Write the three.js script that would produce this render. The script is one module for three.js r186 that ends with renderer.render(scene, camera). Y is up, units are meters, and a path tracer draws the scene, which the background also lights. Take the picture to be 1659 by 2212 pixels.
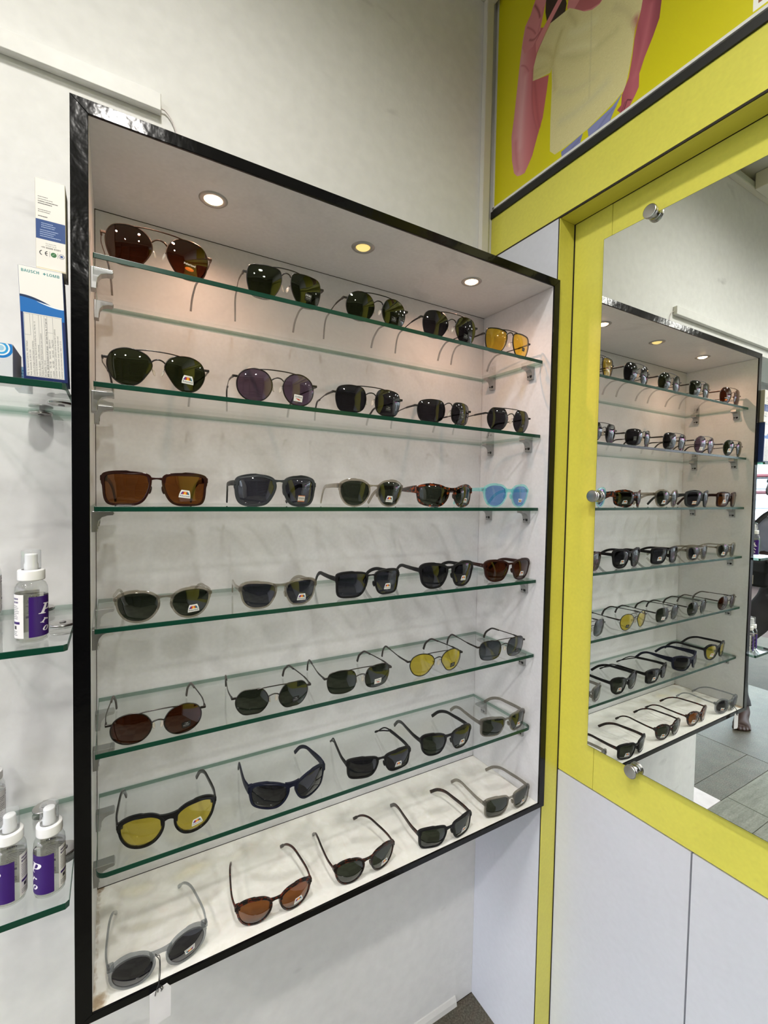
import * as THREE from 'three';
import { mergeGeometries } from 'three/addons/utils/BufferGeometryUtils.js';
import { RoundedBoxGeometry } from 'three/addons/geometries/RoundedBoxGeometry.js';
import { ImprovedNoise } from 'three/addons/math/ImprovedNoise.js';

// ------------------------------------------------------------------ camera, light, exposure
const lin0 = (r, g, b) => new THREE.Color().setRGB(r, g, b);
const scene = new THREE.Scene();
const camera = new THREE.PerspectiveCamera(96.26, 1659 / 2212, 0.02, 80);
camera.position.set(-0.8766, 1.4091, 0.9437);
camera.rotation.order = 'YXZ';
camera.rotation.set(-0.0358, -0.5342, 0.0183);
camera.updateMatrixWorld();
scene.add(camera);

const renderer = new THREE.WebGLRenderer({ antialias: true });
renderer.toneMapping = THREE.LinearToneMapping;
renderer.toneMappingExposure = 0.92;
renderer.shadowMap.enabled = true;
scene.background = new THREE.Color(0.80, 0.90, 1.0).multiplyScalar(12.0);   // hazy bright sky outside the shop front
const CEILING_LAMP = 3.5, LAMP_TINT = lin0(1.0, 0.965, 0.91);
const CEIL = 2.76;
const LAMP_SPOTS = [[-0.9, 0.72], [-0.85, 1.45], [-0.85, 2.45], [-1.9, 0.85], [-1.75, 1.45], [-1.75, 2.45], [-2.7, 0.62], [-2.65, 1.45], [-2.65, 2.45]];
const CASE_LAMPS = [[-0.734, 0.138, 1, 'left'], [-0.460, 0.142, 0.06, 'middle'], [-0.191, 0.147, 1, 'right']];
const CASE_LAMP = 0.32;

// ------------------------------------------------------------------ helpers
let seed = 12345;
const rnd = () => { seed = (seed * 1664525 + 1013904223) >>> 0; return seed / 4294967296; };
const V3 = (x, y, z) => new THREE.Vector3(x, y, z);
const used = {};
function numbered(name) { const n = used[name] = (used[name] ?? -1) + 1; return n ? name + '_' + String(n).padStart(3, '0') : name; }
function tag(o, label, category, group) { o.userData.label = label; o.userData.category = category; if (group) o.userData.group = group; return o; }
function thing(name, label, category, p = [0, 0, 0], turn = 0, group) {
  const o = new THREE.Group(); o.name = numbered(name); o.position.set(...p); o.rotation.y = turn; scene.add(o);
  return tag(o, label, category, group);
}
function obj(name, geo, mat, parent, label) {
  const g = Array.isArray(geo) ? join(geo) : geo;
  const m = new THREE.Mesh(g, mat); m.name = parent ? name : numbered(name); m.castShadow = m.receiveShadow = true;
  if (label) m.userData.label = label;
  (parent ?? scene).add(m); return m;
}
function struct(name, geo, mat, parent) { const m = obj(name, geo, mat, parent); m.userData.kind = 'structure'; return m; }
function structGroup(name) { const o = new THREE.Group(); o.name = name; o.userData.kind = 'structure'; scene.add(o); return o; }
function plain(g) {
  let o = g.index ? g.toNonIndexed() : g;
  for (const k of Object.keys(o.attributes)) if (!['position', 'normal', 'uv'].includes(k)) o.deleteAttribute(k);
  if (!o.attributes.uv) o.setAttribute('uv', new THREE.BufferAttribute(new Float32Array(o.attributes.position.count * 2), 2));
  if (!o.attributes.normal) o.computeVertexNormals();
  o.clearGroups(); return o;
}
const join = (list) => mergeGeometries(list.map(plain));
// uv in metres, by the way each face points
function uvm(geo, s = 1, ox = 0, oy = 0) {
  const g = plain(geo), p = g.attributes.position, n = g.attributes.normal, uv = g.attributes.uv;
  for (let i = 0; i < p.count; i++) {
    const ax = Math.abs(n.getX(i)), ay = Math.abs(n.getY(i)), az = Math.abs(n.getZ(i));
    if (ax >= ay && ax >= az) uv.setXY(i, p.getZ(i) * s + ox, p.getY(i) * s + oy);
    else if (ay >= az) uv.setXY(i, p.getX(i) * s + ox, p.getZ(i) * s + oy);
    else uv.setXY(i, p.getX(i) * s + ox, p.getY(i) * s + oy);
  }
  return g;
}
const box = (x0, x1, y0, y1, z0, z1) => new THREE.BoxGeometry(x1 - x0, y1 - y0, z1 - z0).translate((x0 + x1) / 2, (y0 + y1) / 2, (z0 + z1) / 2);
const rbox = (x0, x1, y0, y1, z0, z1, r = 0.002, s = 2) => new RoundedBoxGeometry(x1 - x0, y1 - y0, z1 - z0, s, r).translate((x0 + x1) / 2, (y0 + y1) / 2, (z0 + z1) / 2);
const lathe = (pts, n = 40) => new THREE.LatheGeometry(pts.map(([x, y]) => new THREE.Vector2(x, y)), n);
const tube = (pts, r, n = 40, k = 8, closed = false) => new THREE.TubeGeometry(new THREE.CatmullRomCurve3(pts.map((p) => Array.isArray(p) ? V3(...p) : p), closed, 'centripetal'), n, r, k, closed);
// sweep of an ellipse along a path: radius(t) gives [sideways, upright]
function sweep(pts, radius, n = 36, k = 10) {
  const c = new THREE.CatmullRomCurve3(pts.map((p) => V3(...p)), false, 'centripetal'), P = [], I = [];
  let side = V3(1, 0, 0);
  for (let i = 0; i <= n; i++) {
    const t = i / n, q = c.getPoint(t), d = c.getTangent(t);
    side = side.clone().addScaledVector(d, -side.dot(d)).normalize();
    const up = V3().crossVectors(d, side).normalize(), [a, b] = radius(t);
    for (let j = 0; j < k; j++) {
      const w = j / k * Math.PI * 2, cs = Math.cos(w), sn = Math.sin(w);
      const e = (v) => Math.sign(v) * Math.pow(Math.abs(v), 0.75);
      P.push(...q.clone().addScaledVector(side, e(cs) * a).addScaledVector(up, e(sn) * b).toArray());
    }
  }
  const m = P.length / 3; P.push(...c.getPoint(0).toArray(), ...c.getPoint(1).toArray());
  for (let i = 0; i < n; i++) for (let j = 0; j < k; j++) {
    const a = i * k + j, b = i * k + (j + 1) % k; I.push(a, b, a + k, b, b + k, a + k);
  }
  for (let j = 0; j < k; j++) { I.push(m, (j + 1) % k, j, m + 1, n * k + j, n * k + (j + 1) % k); }
  const g = new THREE.BufferGeometry(); g.setAttribute('position', new THREE.Float32BufferAttribute(P, 3)); g.setIndex(I); g.computeVertexNormals();
  // make it face outwards
  const tri = [0, 1, k].map((i) => V3().fromArray(P, i * 3)), nn = V3().crossVectors(tri[1].clone().sub(tri[0]), tri[2].clone().sub(tri[0]));
  if (nn.dot(tri[0].clone().sub(c.getPoint(0))) < 0) { for (let i = 0; i < I.length; i += 3) { const w = I[i]; I[i] = I[i + 1]; I[i + 1] = w; } g.setIndex(I); g.computeVertexNormals(); }
  return plain(g);
}
// extrusion of an outline given in (a, b) along a third axis
function prism(pts, depth, bevel = 0, holes = []) {
  const s = new THREE.Shape(pts.map(([x, y]) => new THREE.Vector2(x, y)));
  for (const h of holes) s.holes.push(new THREE.Path(h.map(([x, y]) => new THREE.Vector2(x, y))));
  return new THREE.ExtrudeGeometry(s, { depth, bevelEnabled: bevel > 0, bevelThickness: bevel, bevelSize: bevel, bevelOffset: -bevel, bevelSegments: 2, curveSegments: 12 });
}

// ------------------------------------------------------------------ textures
const NZ = new ImprovedNoise();
function fbm(x, y, z, o = 4) { let a = 0, k = 1, s = 0; for (let i = 0; i < o; i++) { a += NZ.noise(x, y, z + i * 7.3) * k; s += k; x *= 2.03; y *= 2.03; k *= 0.55; } return a / s; }
function dataTex(n, fn, srgb = true, rep = 1) {
  const d = new Uint8Array(n * n * 4);
  for (let y = 0; y < n; y++) for (let x = 0; x < n; x++) { const c = fn(x / n, y / n), i = (y * n + x) * 4; for (let k = 0; k < 3; k++) d[i + k] = Math.max(0, Math.min(255, c[k] * 255)); d[i + 3] = 255; }
  const t = new THREE.DataTexture(d, n, n); t.wrapS = t.wrapT = THREE.MirroredRepeatWrapping; t.magFilter = THREE.LinearFilter; t.minFilter = THREE.LinearFilter; t.repeat.set(rep, rep);
  if (srgb) t.colorSpace = THREE.SRGBColorSpace; t.needsUpdate = true; return t;
}
function canvasTex(w, h, draw) {
  const c = document.createElement('canvas'); c.width = w; c.height = h; const g = c.getContext('2d'); draw(g, w, h);
  const t = new THREE.CanvasTexture(c); t.colorSpace = THREE.SRGBColorSpace; t.magFilter = THREE.LinearFilter; return t;
}
const gray = (v, w = 0) => [v + w, v, v - w];
// painted plaster: faint mottling and a few scuffs (one tile is 1.6 m)
const T_wall = dataTex(512, (u, v) => {
  let a = 0.905 + 0.022 * fbm(u * 6, v * 6, 1) + 0.03 * fbm(u * 60, v * 60, 2, 3);
  const s = fbm(u * 9, v * 22, 5, 4); if (s > 0.34) a -= (s - 0.34) * 0.5;
  return [a, a, a * 0.992];
}, true, 1 / 1.6);
const T_wallBump = dataTex(256, (u, v) => gray(0.5 + 0.35 * fbm(u * 40, v * 40, 9, 3)), false, 1 / 0.4);
// white laminate with faint grey marble veins, scratches and smudges
const T_lam = dataTex(512, (u, v) => {
  const p = u * 0.8 + v * 0.6, q = v * 0.8 - u * 0.6, w = fbm(u * 3 + 4, v * 3, 3, 4), vein = Math.max(0, fbm(p * 3 + w, q * 9 + w * 1.5, 11, 5) - 0.12), cloud = fbm(u * 6, v * 5, 21, 5);
  const a = 0.85 + 0.05 * cloud - 0.15 * vein + 0.025 * fbm(u * 90, v * 90, 31, 2);
  return [a, a, a * 1.002];
}, true, 1 / 0.62);
const T_panel = dataTex(256, (u, v) => { const a = 0.865 + 0.012 * fbm(u * 4, v * 4, 45, 4) + 0.016 * fbm(u * 60, v * 60, 46, 2) - Math.max(0, fbm(u * 11, v * 7, 47, 4) - 0.36) * 0.35; return [a, a, a]; }, true, 1 / 0.7);
const T_lamRough = dataTex(256, (u, v) => gray(0.5 + 0.4 * fbm(u * 8, v * 8, 41, 4)), false, 1 / 0.5);
const T_yel = dataTex(256, (u, v) => {
  const a = 1 + 0.03 * fbm(u * 5, v * 5, 51, 4) + 0.03 * fbm(u * 70, v * 70, 52, 2), s = Math.max(0, fbm(u * 12, v * 12, 53, 3) - 0.42) * 0.7;
  return [0.87 * a - s * 0.3, 0.845 * a - s * 0.3, 0.36 * a];
}, true, 1 / 0.5);
const T_gran = dataTex(512, (u, v) => {
  const a = 0.345 + 0.07 * fbm(u * 6, v * 6, 61, 3) + 0.20 * fbm(u * 120, v * 120, 62, 2), r = 0.03 * fbm(u * 20, v * 20, 63, 2);
  return [a + r + 0.022, a + 0.004, a - 0.045];
}, true, 1 / 0.55);
const T_streak = dataTex(512, (u, v) => {
  const a = 0.44 + 0.15 * fbm(u * 4, v * 26, 71, 5) + 0.10 * fbm(u * 40, v * 120, 72, 3);
  return [a + 0.015, a + 0.012, a - 0.045];
}, true, 1 / 0.6);
const T_marble = dataTex(256, (u, v) => { const a = 0.80 + 0.07 * fbm(u * 8, v * 8, 81, 5); return [a + 0.02, a - 0.02, a - 0.03]; }, true, 1 / 0.4);
const T_asph = dataTex(256, (u, v) => gray(0.30 + 0.14 * fbm(u * 60, v * 60, 91, 3), 0.005), true, 1 / 1.2);
const T_wrinkle = dataTex(512, (u, v) => gray(0.5 + 0.5 * fbm(u * 26, v * 22, 95, 4)), false, 1 / 0.5);
const T_tort = dataTex(256, (u, v) => {
  const a = fbm(u * 9, v * 9, 101, 3); const k = Math.max(0, Math.min(1, (a + 0.02) * 5));
  return [0.10 + 0.50 * k, 0.05 + 0.21 * k, 0.035 + 0.03 * k];
}, true, 1 / 0.06);

// ------------------------------------------------------------------ materials
const std = (o) => new THREE.MeshStandardMaterial(o), phy = (o) => new THREE.MeshPhysicalMaterial(o);
const lin = (r, g, b) => new THREE.Color().setRGB(r, g, b);
const M = {
  wall: std({ map: T_wall, roughness: 0.75, bumpMap: T_wallBump, bumpScale: 0.0006 }),
  ceiling: std({ color: lin(0.62, 0.61, 0.58), roughness: 0.9 }),
  lam: std({ map: T_lam, roughness: 0.42, color: lin(0.97, 0.97, 1.0) }),
  panel: std({ map: T_panel, color: lin(0.94, 0.96, 1.05), roughness: 0.4 }),
  yellow: std({ map: T_yel, roughness: 0.3 }),
  groove: std({ color: lin(0.035, 0.018, 0.014), roughness: 0.9 }),
  seam: std({ color: lin(0.02, 0.014, 0.008), roughness: 0.8 }),
  black: phy({ color: lin(0.003, 0.003, 0.0035), roughness: 0.13, specularIntensity: 0.55, bumpMap: T_wrinkle, bumpScale: 0.0005 }),
  blackStrip: std({ color: lin(0.012, 0.012, 0.011), roughness: 0.5 }),
  glass: phy({ color: lin(0.970, 0.984, 0.978), transmission: 1, thickness: 0, roughness: 0, ior: 1.5 }),
  glassEdge: phy({ color: lin(0.004, 0.046, 0.027), roughness: 0.25, specularIntensity: 0.8 }),
  glassBack: phy({ color: lin(0.34, 0.50, 0.43), transmission: 0.9, thickness: 0, roughness: 0.1, ior: 1.5 }),
  chrome: std({ color: lin(0.42, 0.42, 0.42), metalness: 1, roughness: 0.35 }),
  steel: std({ color: lin(0.55, 0.54, 0.52), metalness: 1, roughness: 0.22 }),
  dark: std({ color: lin(0.008, 0.008, 0.008), roughness: 0.6 }),
  white: std({ color: lin(0.80, 0.79, 0.76), roughness: 0.5 }),
  whiteGloss: std({ color: lin(0.86, 0.86, 0.86), roughness: 0.25 }),
  pvc: std({ color: lin(0.72, 0.69, 0.61), roughness: 0.5 }),
  mirror: std({ color: lin(0.90, 0.93, 0.91), metalness: 1, roughness: 0 }),
  mirrorEdge: std({ color: lin(0.04, 0.06, 0.05), roughness: 0.2 }),
};

// ------------------------------------------------------------------ the room
const XL = -3.2, ZF = 3.2, ZB = -1.6;   // shop front at x = XL, open to the street; the wall with the case is z = 0
const WALL_END = -1.088;
{
  // the wall with the case: full height up to its free end, then only a deep lintel over the side opening
  struct('wall_back', uvm(join([box(WALL_END, 0.2, 0, CEIL + 0.1, -0.13, 0), box(XL, WALL_END, 2.05, CEIL + 0.1, -0.2, 0)])), M.wall);
  struct('wall_annex', uvm(box(XL, 0.2, 0, CEIL + 0.1, ZB - 0.12, ZB)), M.wall);
  struct('wall_annex_end', uvm(box(-0.9, -0.78, 0, CEIL, ZB, -0.13)), M.wall);
  struct('wall_front', uvm(box(XL, 0.3, 0, CEIL + 0.1, ZF, ZF + 0.12)), M.wall);
  struct('wall_left', uvm(join([box(XL - 0.12, XL, 2.2, CEIL + 0.1, ZB, ZF), box(XL - 0.12, XL, 0, 2.2, 2.3, ZF), box(XL - 0.12, XL, 0, 2.2, ZB, -1.2)])), M.wall);
  struct('ceiling', uvm(box(XL - 0.1, 0.3, CEIL, CEIL + 0.12, ZB - 0.1, ZF + 0.1)), M.ceiling);
  // floor: slabs with open joints on a bed
  const fl = structGroup('floor');
  obj('bed', box(-12, 0.3, -0.1, -0.008, -8, ZF + 0.1), M.groove, fl);
  const slab = (x0, x1, z0, z1, m, dy = 0) => obj('slab', uvm(rbox(x0 + 0.0012, x1 - 0.0012, -0.03 + dy, dy, z0 + 0.0012, z1 - 0.0012, 0.0012, 1)), m, fl);
  const G = std({ map: T_gran, roughness: 0.55 }), S = std({ map: T_streak, roughness: 0.6 }), Mb = std({ map: T_marble, roughness: 0.4 });
  const G2 = std({ map: T_gran, color: lin(0.80, 0.77, 0.73), roughness: 0.5 }), PV = std({ map: T_gran, color: lin(0.36, 0.33, 0.30), roughness: 0.8 });
  // indoors
  slab(-1.536, WALL_END, -0.066, 0.105, S); slab(-2.05, -1.536, -0.066, 0.105, S); slab(-3.2, -2.05, -0.066, 0.105, S);
  slab(WALL_END, 0.07, 0, 0.105, G2);
  for (let i = 0; i < 6; i++) for (let j = 0; j < 6; j++) slab(0.07 - (i + 1) * 0.545, 0.07 - i * 0.545, 0.105 + j * 0.52, Math.min(ZF, 0.105 + (j + 1) * 0.52), (i + j) % 2 ? G : S);
  // by the side opening and out to the road
  slab(-1.48, WALL_END, -0.19, -0.066, Mb, 0.0005); slab(-2.05, -1.48, -0.19, -0.066, G); slab(-2.05, -0.9, -0.95, -0.19, G); slab(-3.2, -2.05, -0.95, -0.066, G2);
  slab(-2.05, -0.9, -1.6, -0.95, G2); slab(-3.2, -2.05, -1.6, -0.95, G);
  for (let i = 0; i < 2; i++) for (let j = 0; j < 6; j++) slab(-4.0 - i * 0.8, -3.2 - i * 0.8, -3.6 + j * 1.2, -2.4 + j * 1.2, PV, -0.004);
  struct('road', uvm(box(-40, -4.8, -0.2, -0.03, -30, 30)), std({ map: T_asph, roughness: 0.95 }));
  struct('baseboard_back', uvm(prism([[0, 0], [0.009, 0], [0.007, 0.012], [0.002, 0.022], [0, 0.024]], 0.9).rotateY(-Math.PI / 2).translate(-0.06, 0, 0)), std({ map: T_wall, color: lin(0.86, 0.85, 0.82), roughness: 0.9 }));
}
// the right-hand wall: header, poster wall, white return, recessed yellow surround and white dado, all boards on a dark backing
const RX = 0.0531, RZ = 0.2237, HY = 2.049;
{
  const w = structGroup('wall_right');
  obj('backing', box(0.066, 0.2, 0, CEIL + 0.1, -0.13, ZF), M.groove, w);
  const g = 0.0011;
  obj('panel', uvm(rbox(0, 0.064, 0, HY - 0.0018, 0.0005, RZ - 0.0042, 0.0005)), M.panel, w, 'white return panel beside the display case');
  obj('edge_strip', uvm(rbox(0.0005, RX - 0.0022, 0, HY - 0.0026, RZ - 0.0015, RZ, 0.0004)), M.yellow, w, 'narrow yellow return strip');
  obj('seam', box(0.0005, RX - 0.004, 0, HY - 0.003, RZ - 0.0043, RZ - 0.0014), M.seam, w); obj('seam', box(RX - 0.003, RX + 0.003, 0, HY - 0.002, RZ - 0.001, RZ + 0.0009), M.seam, w);
  obj('seam', box(0.0006, 0.06, HY - 0.002, HY + 0.002, 0.0005, ZF), M.seam, w); obj('seam', box(RX - 0.0032, RX + 0.002, HY - 0.0019, HY + 0.001, RZ, ZF), M.seam, w);
  obj('header', uvm(rbox(0, 0.064, HY + 0.0020, 2.1535, 0.0005, ZF, 0.0006)), M.yellow, w, 'yellow header board');
  obj('soffit', box(0.003, RX - 0.0024, HY - 0.0024, HY, RZ, ZF), M.yellow, w);
  const yb = 0.7555;
  obj('panel', uvm(box(RX, 0.066, yb, HY - 0.0026, RZ + 0.0016, 0.3175 - 0.0004)), M.yellow, w, 'narrow yellow panel left of the mirror');
  obj('panel', uvm(box(RX + 0.0004, 0.066, yb, HY - 0.0026, 0.3175 + 0.0004, 1.9)), M.yellow, w, 'wide yellow panel behind the mirror');
  obj('panel', uvm(box(RX, 0.066, yb, HY - 0.0026, 1.902, ZF)), M.yellow, w);
  const js = [RZ + g, 0.524, 1.14, 1.76, 2.38, ZF];
  for (let i = 0; i + 1 < js.length; i++) obj('panel', uvm(box(RX, 0.066, 0, yb - 0.0036, js[i] + (i ? 0.0016 : 0), js[i + 1] - 0.0016), 1, i * 0.37, i * 0.21), M.panel, w, 'white dado panel under the mirror');
  obj('wall_board', uvm(box(0.001, 0.066, 2.171, CEIL, 0.0005, ZF)), M.wall, w);
  obj('black_strip', uvm(rbox(-0.004, 0.002, 2.1535, 2.171, -0.0, ZF, 0.0008)), M.blackStrip, w, 'thin black strip under the poster');
}
// poster: a flat print in a pale edge
{
  const z0 = 0.0125, z1 = 1.18, y0 = 2.179, y1 = 2.735;
  const W = 2048, H = Math.round(W * (y1 - y0) / (z1 - z0));
  const P = {
    shirt: [233, 495, 181, 506, 152, 479, 136, 452, 132, 413, 185, 394, 190, 402, 192, 362, 191, 278, 192, 213, 206, 197, 239, 196, 289, 198, 347, 211, 371, 220, 379, 251, 384, 282, 388, 322, 400, 350, 403, 365, 372, 420, 317, 441, 309, 437, 291, 441, 272, 454, 248, 480],
    upper: [181, 391, 132, 413, 131, 385, 136, 325, 154, 276, 167, 305, 176, 357],
    arm: [105, 564, 99, 540, 92, 499, 85, 441, 76, 367, 69, 324, 73, 263, 81, 228, 92, 214, 103, 210, 116, 208, 138, 235, 154, 276, 142, 310, 136, 335, 131, 385, 132, 413, 133, 441, 144, 470, 163, 492, 172, 505, 150, 522, 125, 580],
    rarm: [403, 365, 400, 347, 389, 303, 386, 273, 380, 237, 371, 220, 367, 213, 366, 194, 358, 190, 366, 179, 380, 177, 393, 193, 400, 204, 400, 229, 409, 251, 424, 278, 435, 302, 438, 334, 432, 372, 410, 395],
    jr: [365, 215, 347, 205, 291, 196, 297, 160, 334, 160, 344, 185, 350, 194],
    jl: [278, 196, 247, 193, 224, 191, 229, 160, 241, 160, 269, 160, 271, 178],
  };
  const t = canvasTex(W, H, (g) => {
    const X = (z) => (z / 1000 - z0) / (z1 - z0) * W, Y = (y) => (y1 - 2 - y / 1000) / (y1 - y0) * H, k = W / (z1 - z0) / 1000;
    const path = (a) => { g.beginPath(); for (let i = 0; i < a.length; i += 2) g[i ? 'lineTo' : 'moveTo'](X(a[i]), Y(a[i + 1])); g.closePath(); };
    const fill = (a, c) => { path(a); g.fillStyle = c; g.fill(); g.lineWidth = 1.4 * k; g.lineJoin = 'round'; g.strokeStyle = c; g.stroke(); };
    const stroke = (a, c, w) => { g.beginPath(); for (let i = 0; i < a.length; i += 2) g[i ? 'lineTo' : 'moveTo'](X(a[i]), Y(a[i + 1])); g.strokeStyle = c; g.lineWidth = w * k; g.lineCap = g.lineJoin = 'round'; g.stroke(); };
    const soft = (a, c, w) => { for (const [f, al] of [[2.6, 0.10], [1.9, 0.14], [1.3, 0.18], [0.8, 0.22], [0.4, 0.22]]) { g.globalAlpha = al; g.beginPath(); g.moveTo(X(a[0]), Y(a[1])); for (let i = 2; i + 3 < a.length; i += 2) g.quadraticCurveTo(X(a[i]), Y(a[i + 1]), (X(a[i]) + X(a[i + 2])) / 2, (Y(a[i + 1]) + Y(a[i + 3])) / 2); g.lineTo(X(a[a.length - 2]), Y(a[a.length - 1])); g.strokeStyle = c; g.lineWidth = w * f * k; g.lineCap = g.lineJoin = 'round'; g.stroke(); } g.globalAlpha = 1; };
    const grad = (za, zb, c) => { const q = g.createLinearGradient(X(za), 0, X(zb), 0); c.forEach((s, i) => q.addColorStop(i / (c.length - 1), s)); return q; };
    g.fillStyle = '#d9cf0a'; g.fillRect(0, 0, W, H);
    fill(P.jr, '#8b8fc0'); fill(P.jl, '#8388bb');
    soft([300, 165, 322, 190, 352, 200], '#6d72a6', 3); soft([236, 168, 250, 182, 270, 188], '#6d72a6', 3); soft([336, 166, 346, 192], '#777cb0', 2);
    // hair behind the shoulder, then neck and chin
    const hair = '#38261f';
    fill([168, 600, 167, 545, 172, 520, 182, 508, 192, 492, 203, 486, 214, 488, 222, 498, 225, 512, 218, 540, 222, 600], hair);
    g.fillStyle = '#37251e'; g.beginPath(); g.ellipse(X(280), Y(610), 88 * k, 110 * k, 0, 0, 7); g.fill();
    fill([228, 500, 248, 478, 268, 458, 289, 441, 309, 437, 322, 440, 372, 420, 380, 460, 330, 560, 240, 560], '#d98a8c');
    fill([248, 482, 268, 461, 289, 447, 309, 441, 322, 444, 330, 460, 300, 470, 262, 490], '#b9666a');
    fill(P.shirt, '#e0d59a');
    path(P.shirt); g.save(); g.clip();
    for (const [a, c, w] of [
      [[190, 404, 200, 440, 214, 462], '#c3b372', 5], [[192, 396, 196, 372, 200, 345], '#c7ba80', 5], [[205, 420, 250, 372, 310, 352, 350, 352], '#cdc28a', 7],
      [[215, 415, 262, 392, 300, 362], '#ece3b2', 7], [[150, 470, 176, 452, 190, 425], '#c9bb7c', 6], [[140, 430, 166, 424, 186, 410], '#d2c585', 6],
      [[210, 330, 250, 300, 300, 296], '#d4ca9a', 8], [[220, 262, 270, 250, 330, 262], '#d3caa0', 9], [[345, 400, 372, 372, 384, 340], '#cbbf8d', 7],
      [[240, 440, 262, 420, 300, 412], '#e9e0b0', 8], [[232, 486, 246, 462, 252, 446], '#c8bb7e', 5], [[136, 419, 184, 400], '#cfc37e', 3], [[290, 440, 292, 380, 291, 260], '#cfc592', 1.6],
    ]) soft(a, c, w * 1.6);
    for (let i = 0; i < 5000; i++) { g.fillStyle = i % 2 ? 'rgba(255,250,215,0.20)' : 'rgba(170,160,105,0.16)'; g.fillRect(X(130 + rnd() * 290), Y(190 + rnd() * 330), 2 + rnd() * 5, 1.5); }
    g.restore();
    fill(P.upper, '#c5676c'); soft([140, 405, 150, 330, 158, 290], '#ab5359', 5);
    fill(P.arm, grad(70, 150, ['#d98d92', '#e0a0a4', '#d27d83', '#bd636b']));
    soft([133, 441, 131, 385, 137, 330, 154, 280], '#b05a62', 3.2); soft([96, 478, 108, 470, 120, 446], '#b75f66', 2.2); soft([84, 300, 86, 262, 94, 228], '#c9767d', 9); soft([110, 440, 100, 360, 98, 280], '#e9b2b4', 10);
    // the hand: a fist with the index finger raised to the lips
    fill([139, 604, 128, 590, 116, 566, 104, 545, 97, 520, 105, 500, 130, 496, 150, 512, 158, 540, 168, 575, 165, 604], '#d98a8e');
    fill([142, 470, 160, 490, 178, 507, 197, 520, 226, 540, 232, 552, 224, 556, 205, 543, 186, 530, 160, 512, 140, 498], '#de8c8d');
    soft([120, 520, 132, 507, 150, 512], '#8e3f45', 3); soft([112, 556, 128, 538, 138, 520], '#a9545a', 2.6); soft([134, 588, 146, 566, 150, 548], '#6e2c2e', 3.4); soft([143, 470, 164, 492, 200, 522], '#b3616a', 2);
    soft([160, 560, 152, 534, 146, 518], '#c06c70', 3);
    fill(P.rarm, grad(366, 436, ['#a8515c', '#bd6470', '#b25a66', '#8f4450']));
    stroke([372, 182, 378, 196, 386, 190], '#6f2f3a', 2.2); stroke([366, 181, 374, 195], '#7c3944', 1.6); soft([390, 340, 402, 300, 396, 240], '#a24d59', 9); soft([420, 340, 414, 300, 392, 230], '#c9737d', 7);
    // face above, cropped by the print
    g.fillStyle = '#e0989a'; g.beginPath(); g.ellipse(X(283), Y(605), 62 * k, 82 * k, 0, 0, 7); g.fill();
    g.fillStyle = '#c04f5c'; g.beginPath(); g.ellipse(X(276), Y(556), 20 * k, 7 * k, 0, 0, 7); g.fill();
    stroke([270, 600, 279, 585, 288, 590], '#c57b7e', 2.5);
    for (const z of [255, 308]) { g.fillStyle = '#fff'; g.beginPath(); g.ellipse(X(z), Y(625), 13 * k, 7 * k, 0, 0, 7); g.fill(); g.fillStyle = '#38241c'; g.beginPath(); g.arc(X(z), Y(625), 6 * k, 0, 7); g.fill(); stroke([z - 15, 640, z, 646, z + 15, 640], '#4a3024', 3); }
    fill([196, 520, 226, 540, 236, 553, 240, 562, 228, 560, 205, 543], '#de8c8d');
    // another picture to the right, in a white outline
    fill([582, 640, 585, 184, 624, 184, 760, 184, 760, 640], '#fbfaf4'); fill([590, 632, 592, 192, 640, 192, 752, 192, 752, 632], '#96613a');
    stroke([600, 220, 660, 300, 740, 340], '#b98055', 22); stroke([620, 420, 700, 480, 745, 600], '#6b4226', 26);
  });
  const p = thing('poster', 'bright yellow printed poster of a woman in a cream shirt above the yellow header', 'poster', [0, y0, (z0 + z1) / 2]);
  const e = new THREE.PlaneGeometry(z1 - z0, y1 - y0).rotateY(-Math.PI / 2).translate(-0.0032, (y1 - y0) / 2, 0);
  obj('print', e, std({ map: t, roughness: 0.42 }), p);
  const a = 0.006, L = (z1 - z0) / 2 + a, Hh = y1 - y0;
  obj('edge_trim', [box(-0.0045, 0.001, -0.004, Hh + a, -L, -L + a), box(-0.0045, 0.001, -0.004, Hh + a, L - a, L), box(-0.0045, 0.001, -0.0055, -0.0, -L, L), box(-0.0045, 0.001, Hh, Hh + a, -L, L)], M.white, p, 'pale edge strip');
  obj('board', box(-0.003, 0.001, 0, Hh, -(z1 - z0) / 2, (z1 - z0) / 2), M.white, p);
}
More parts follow.
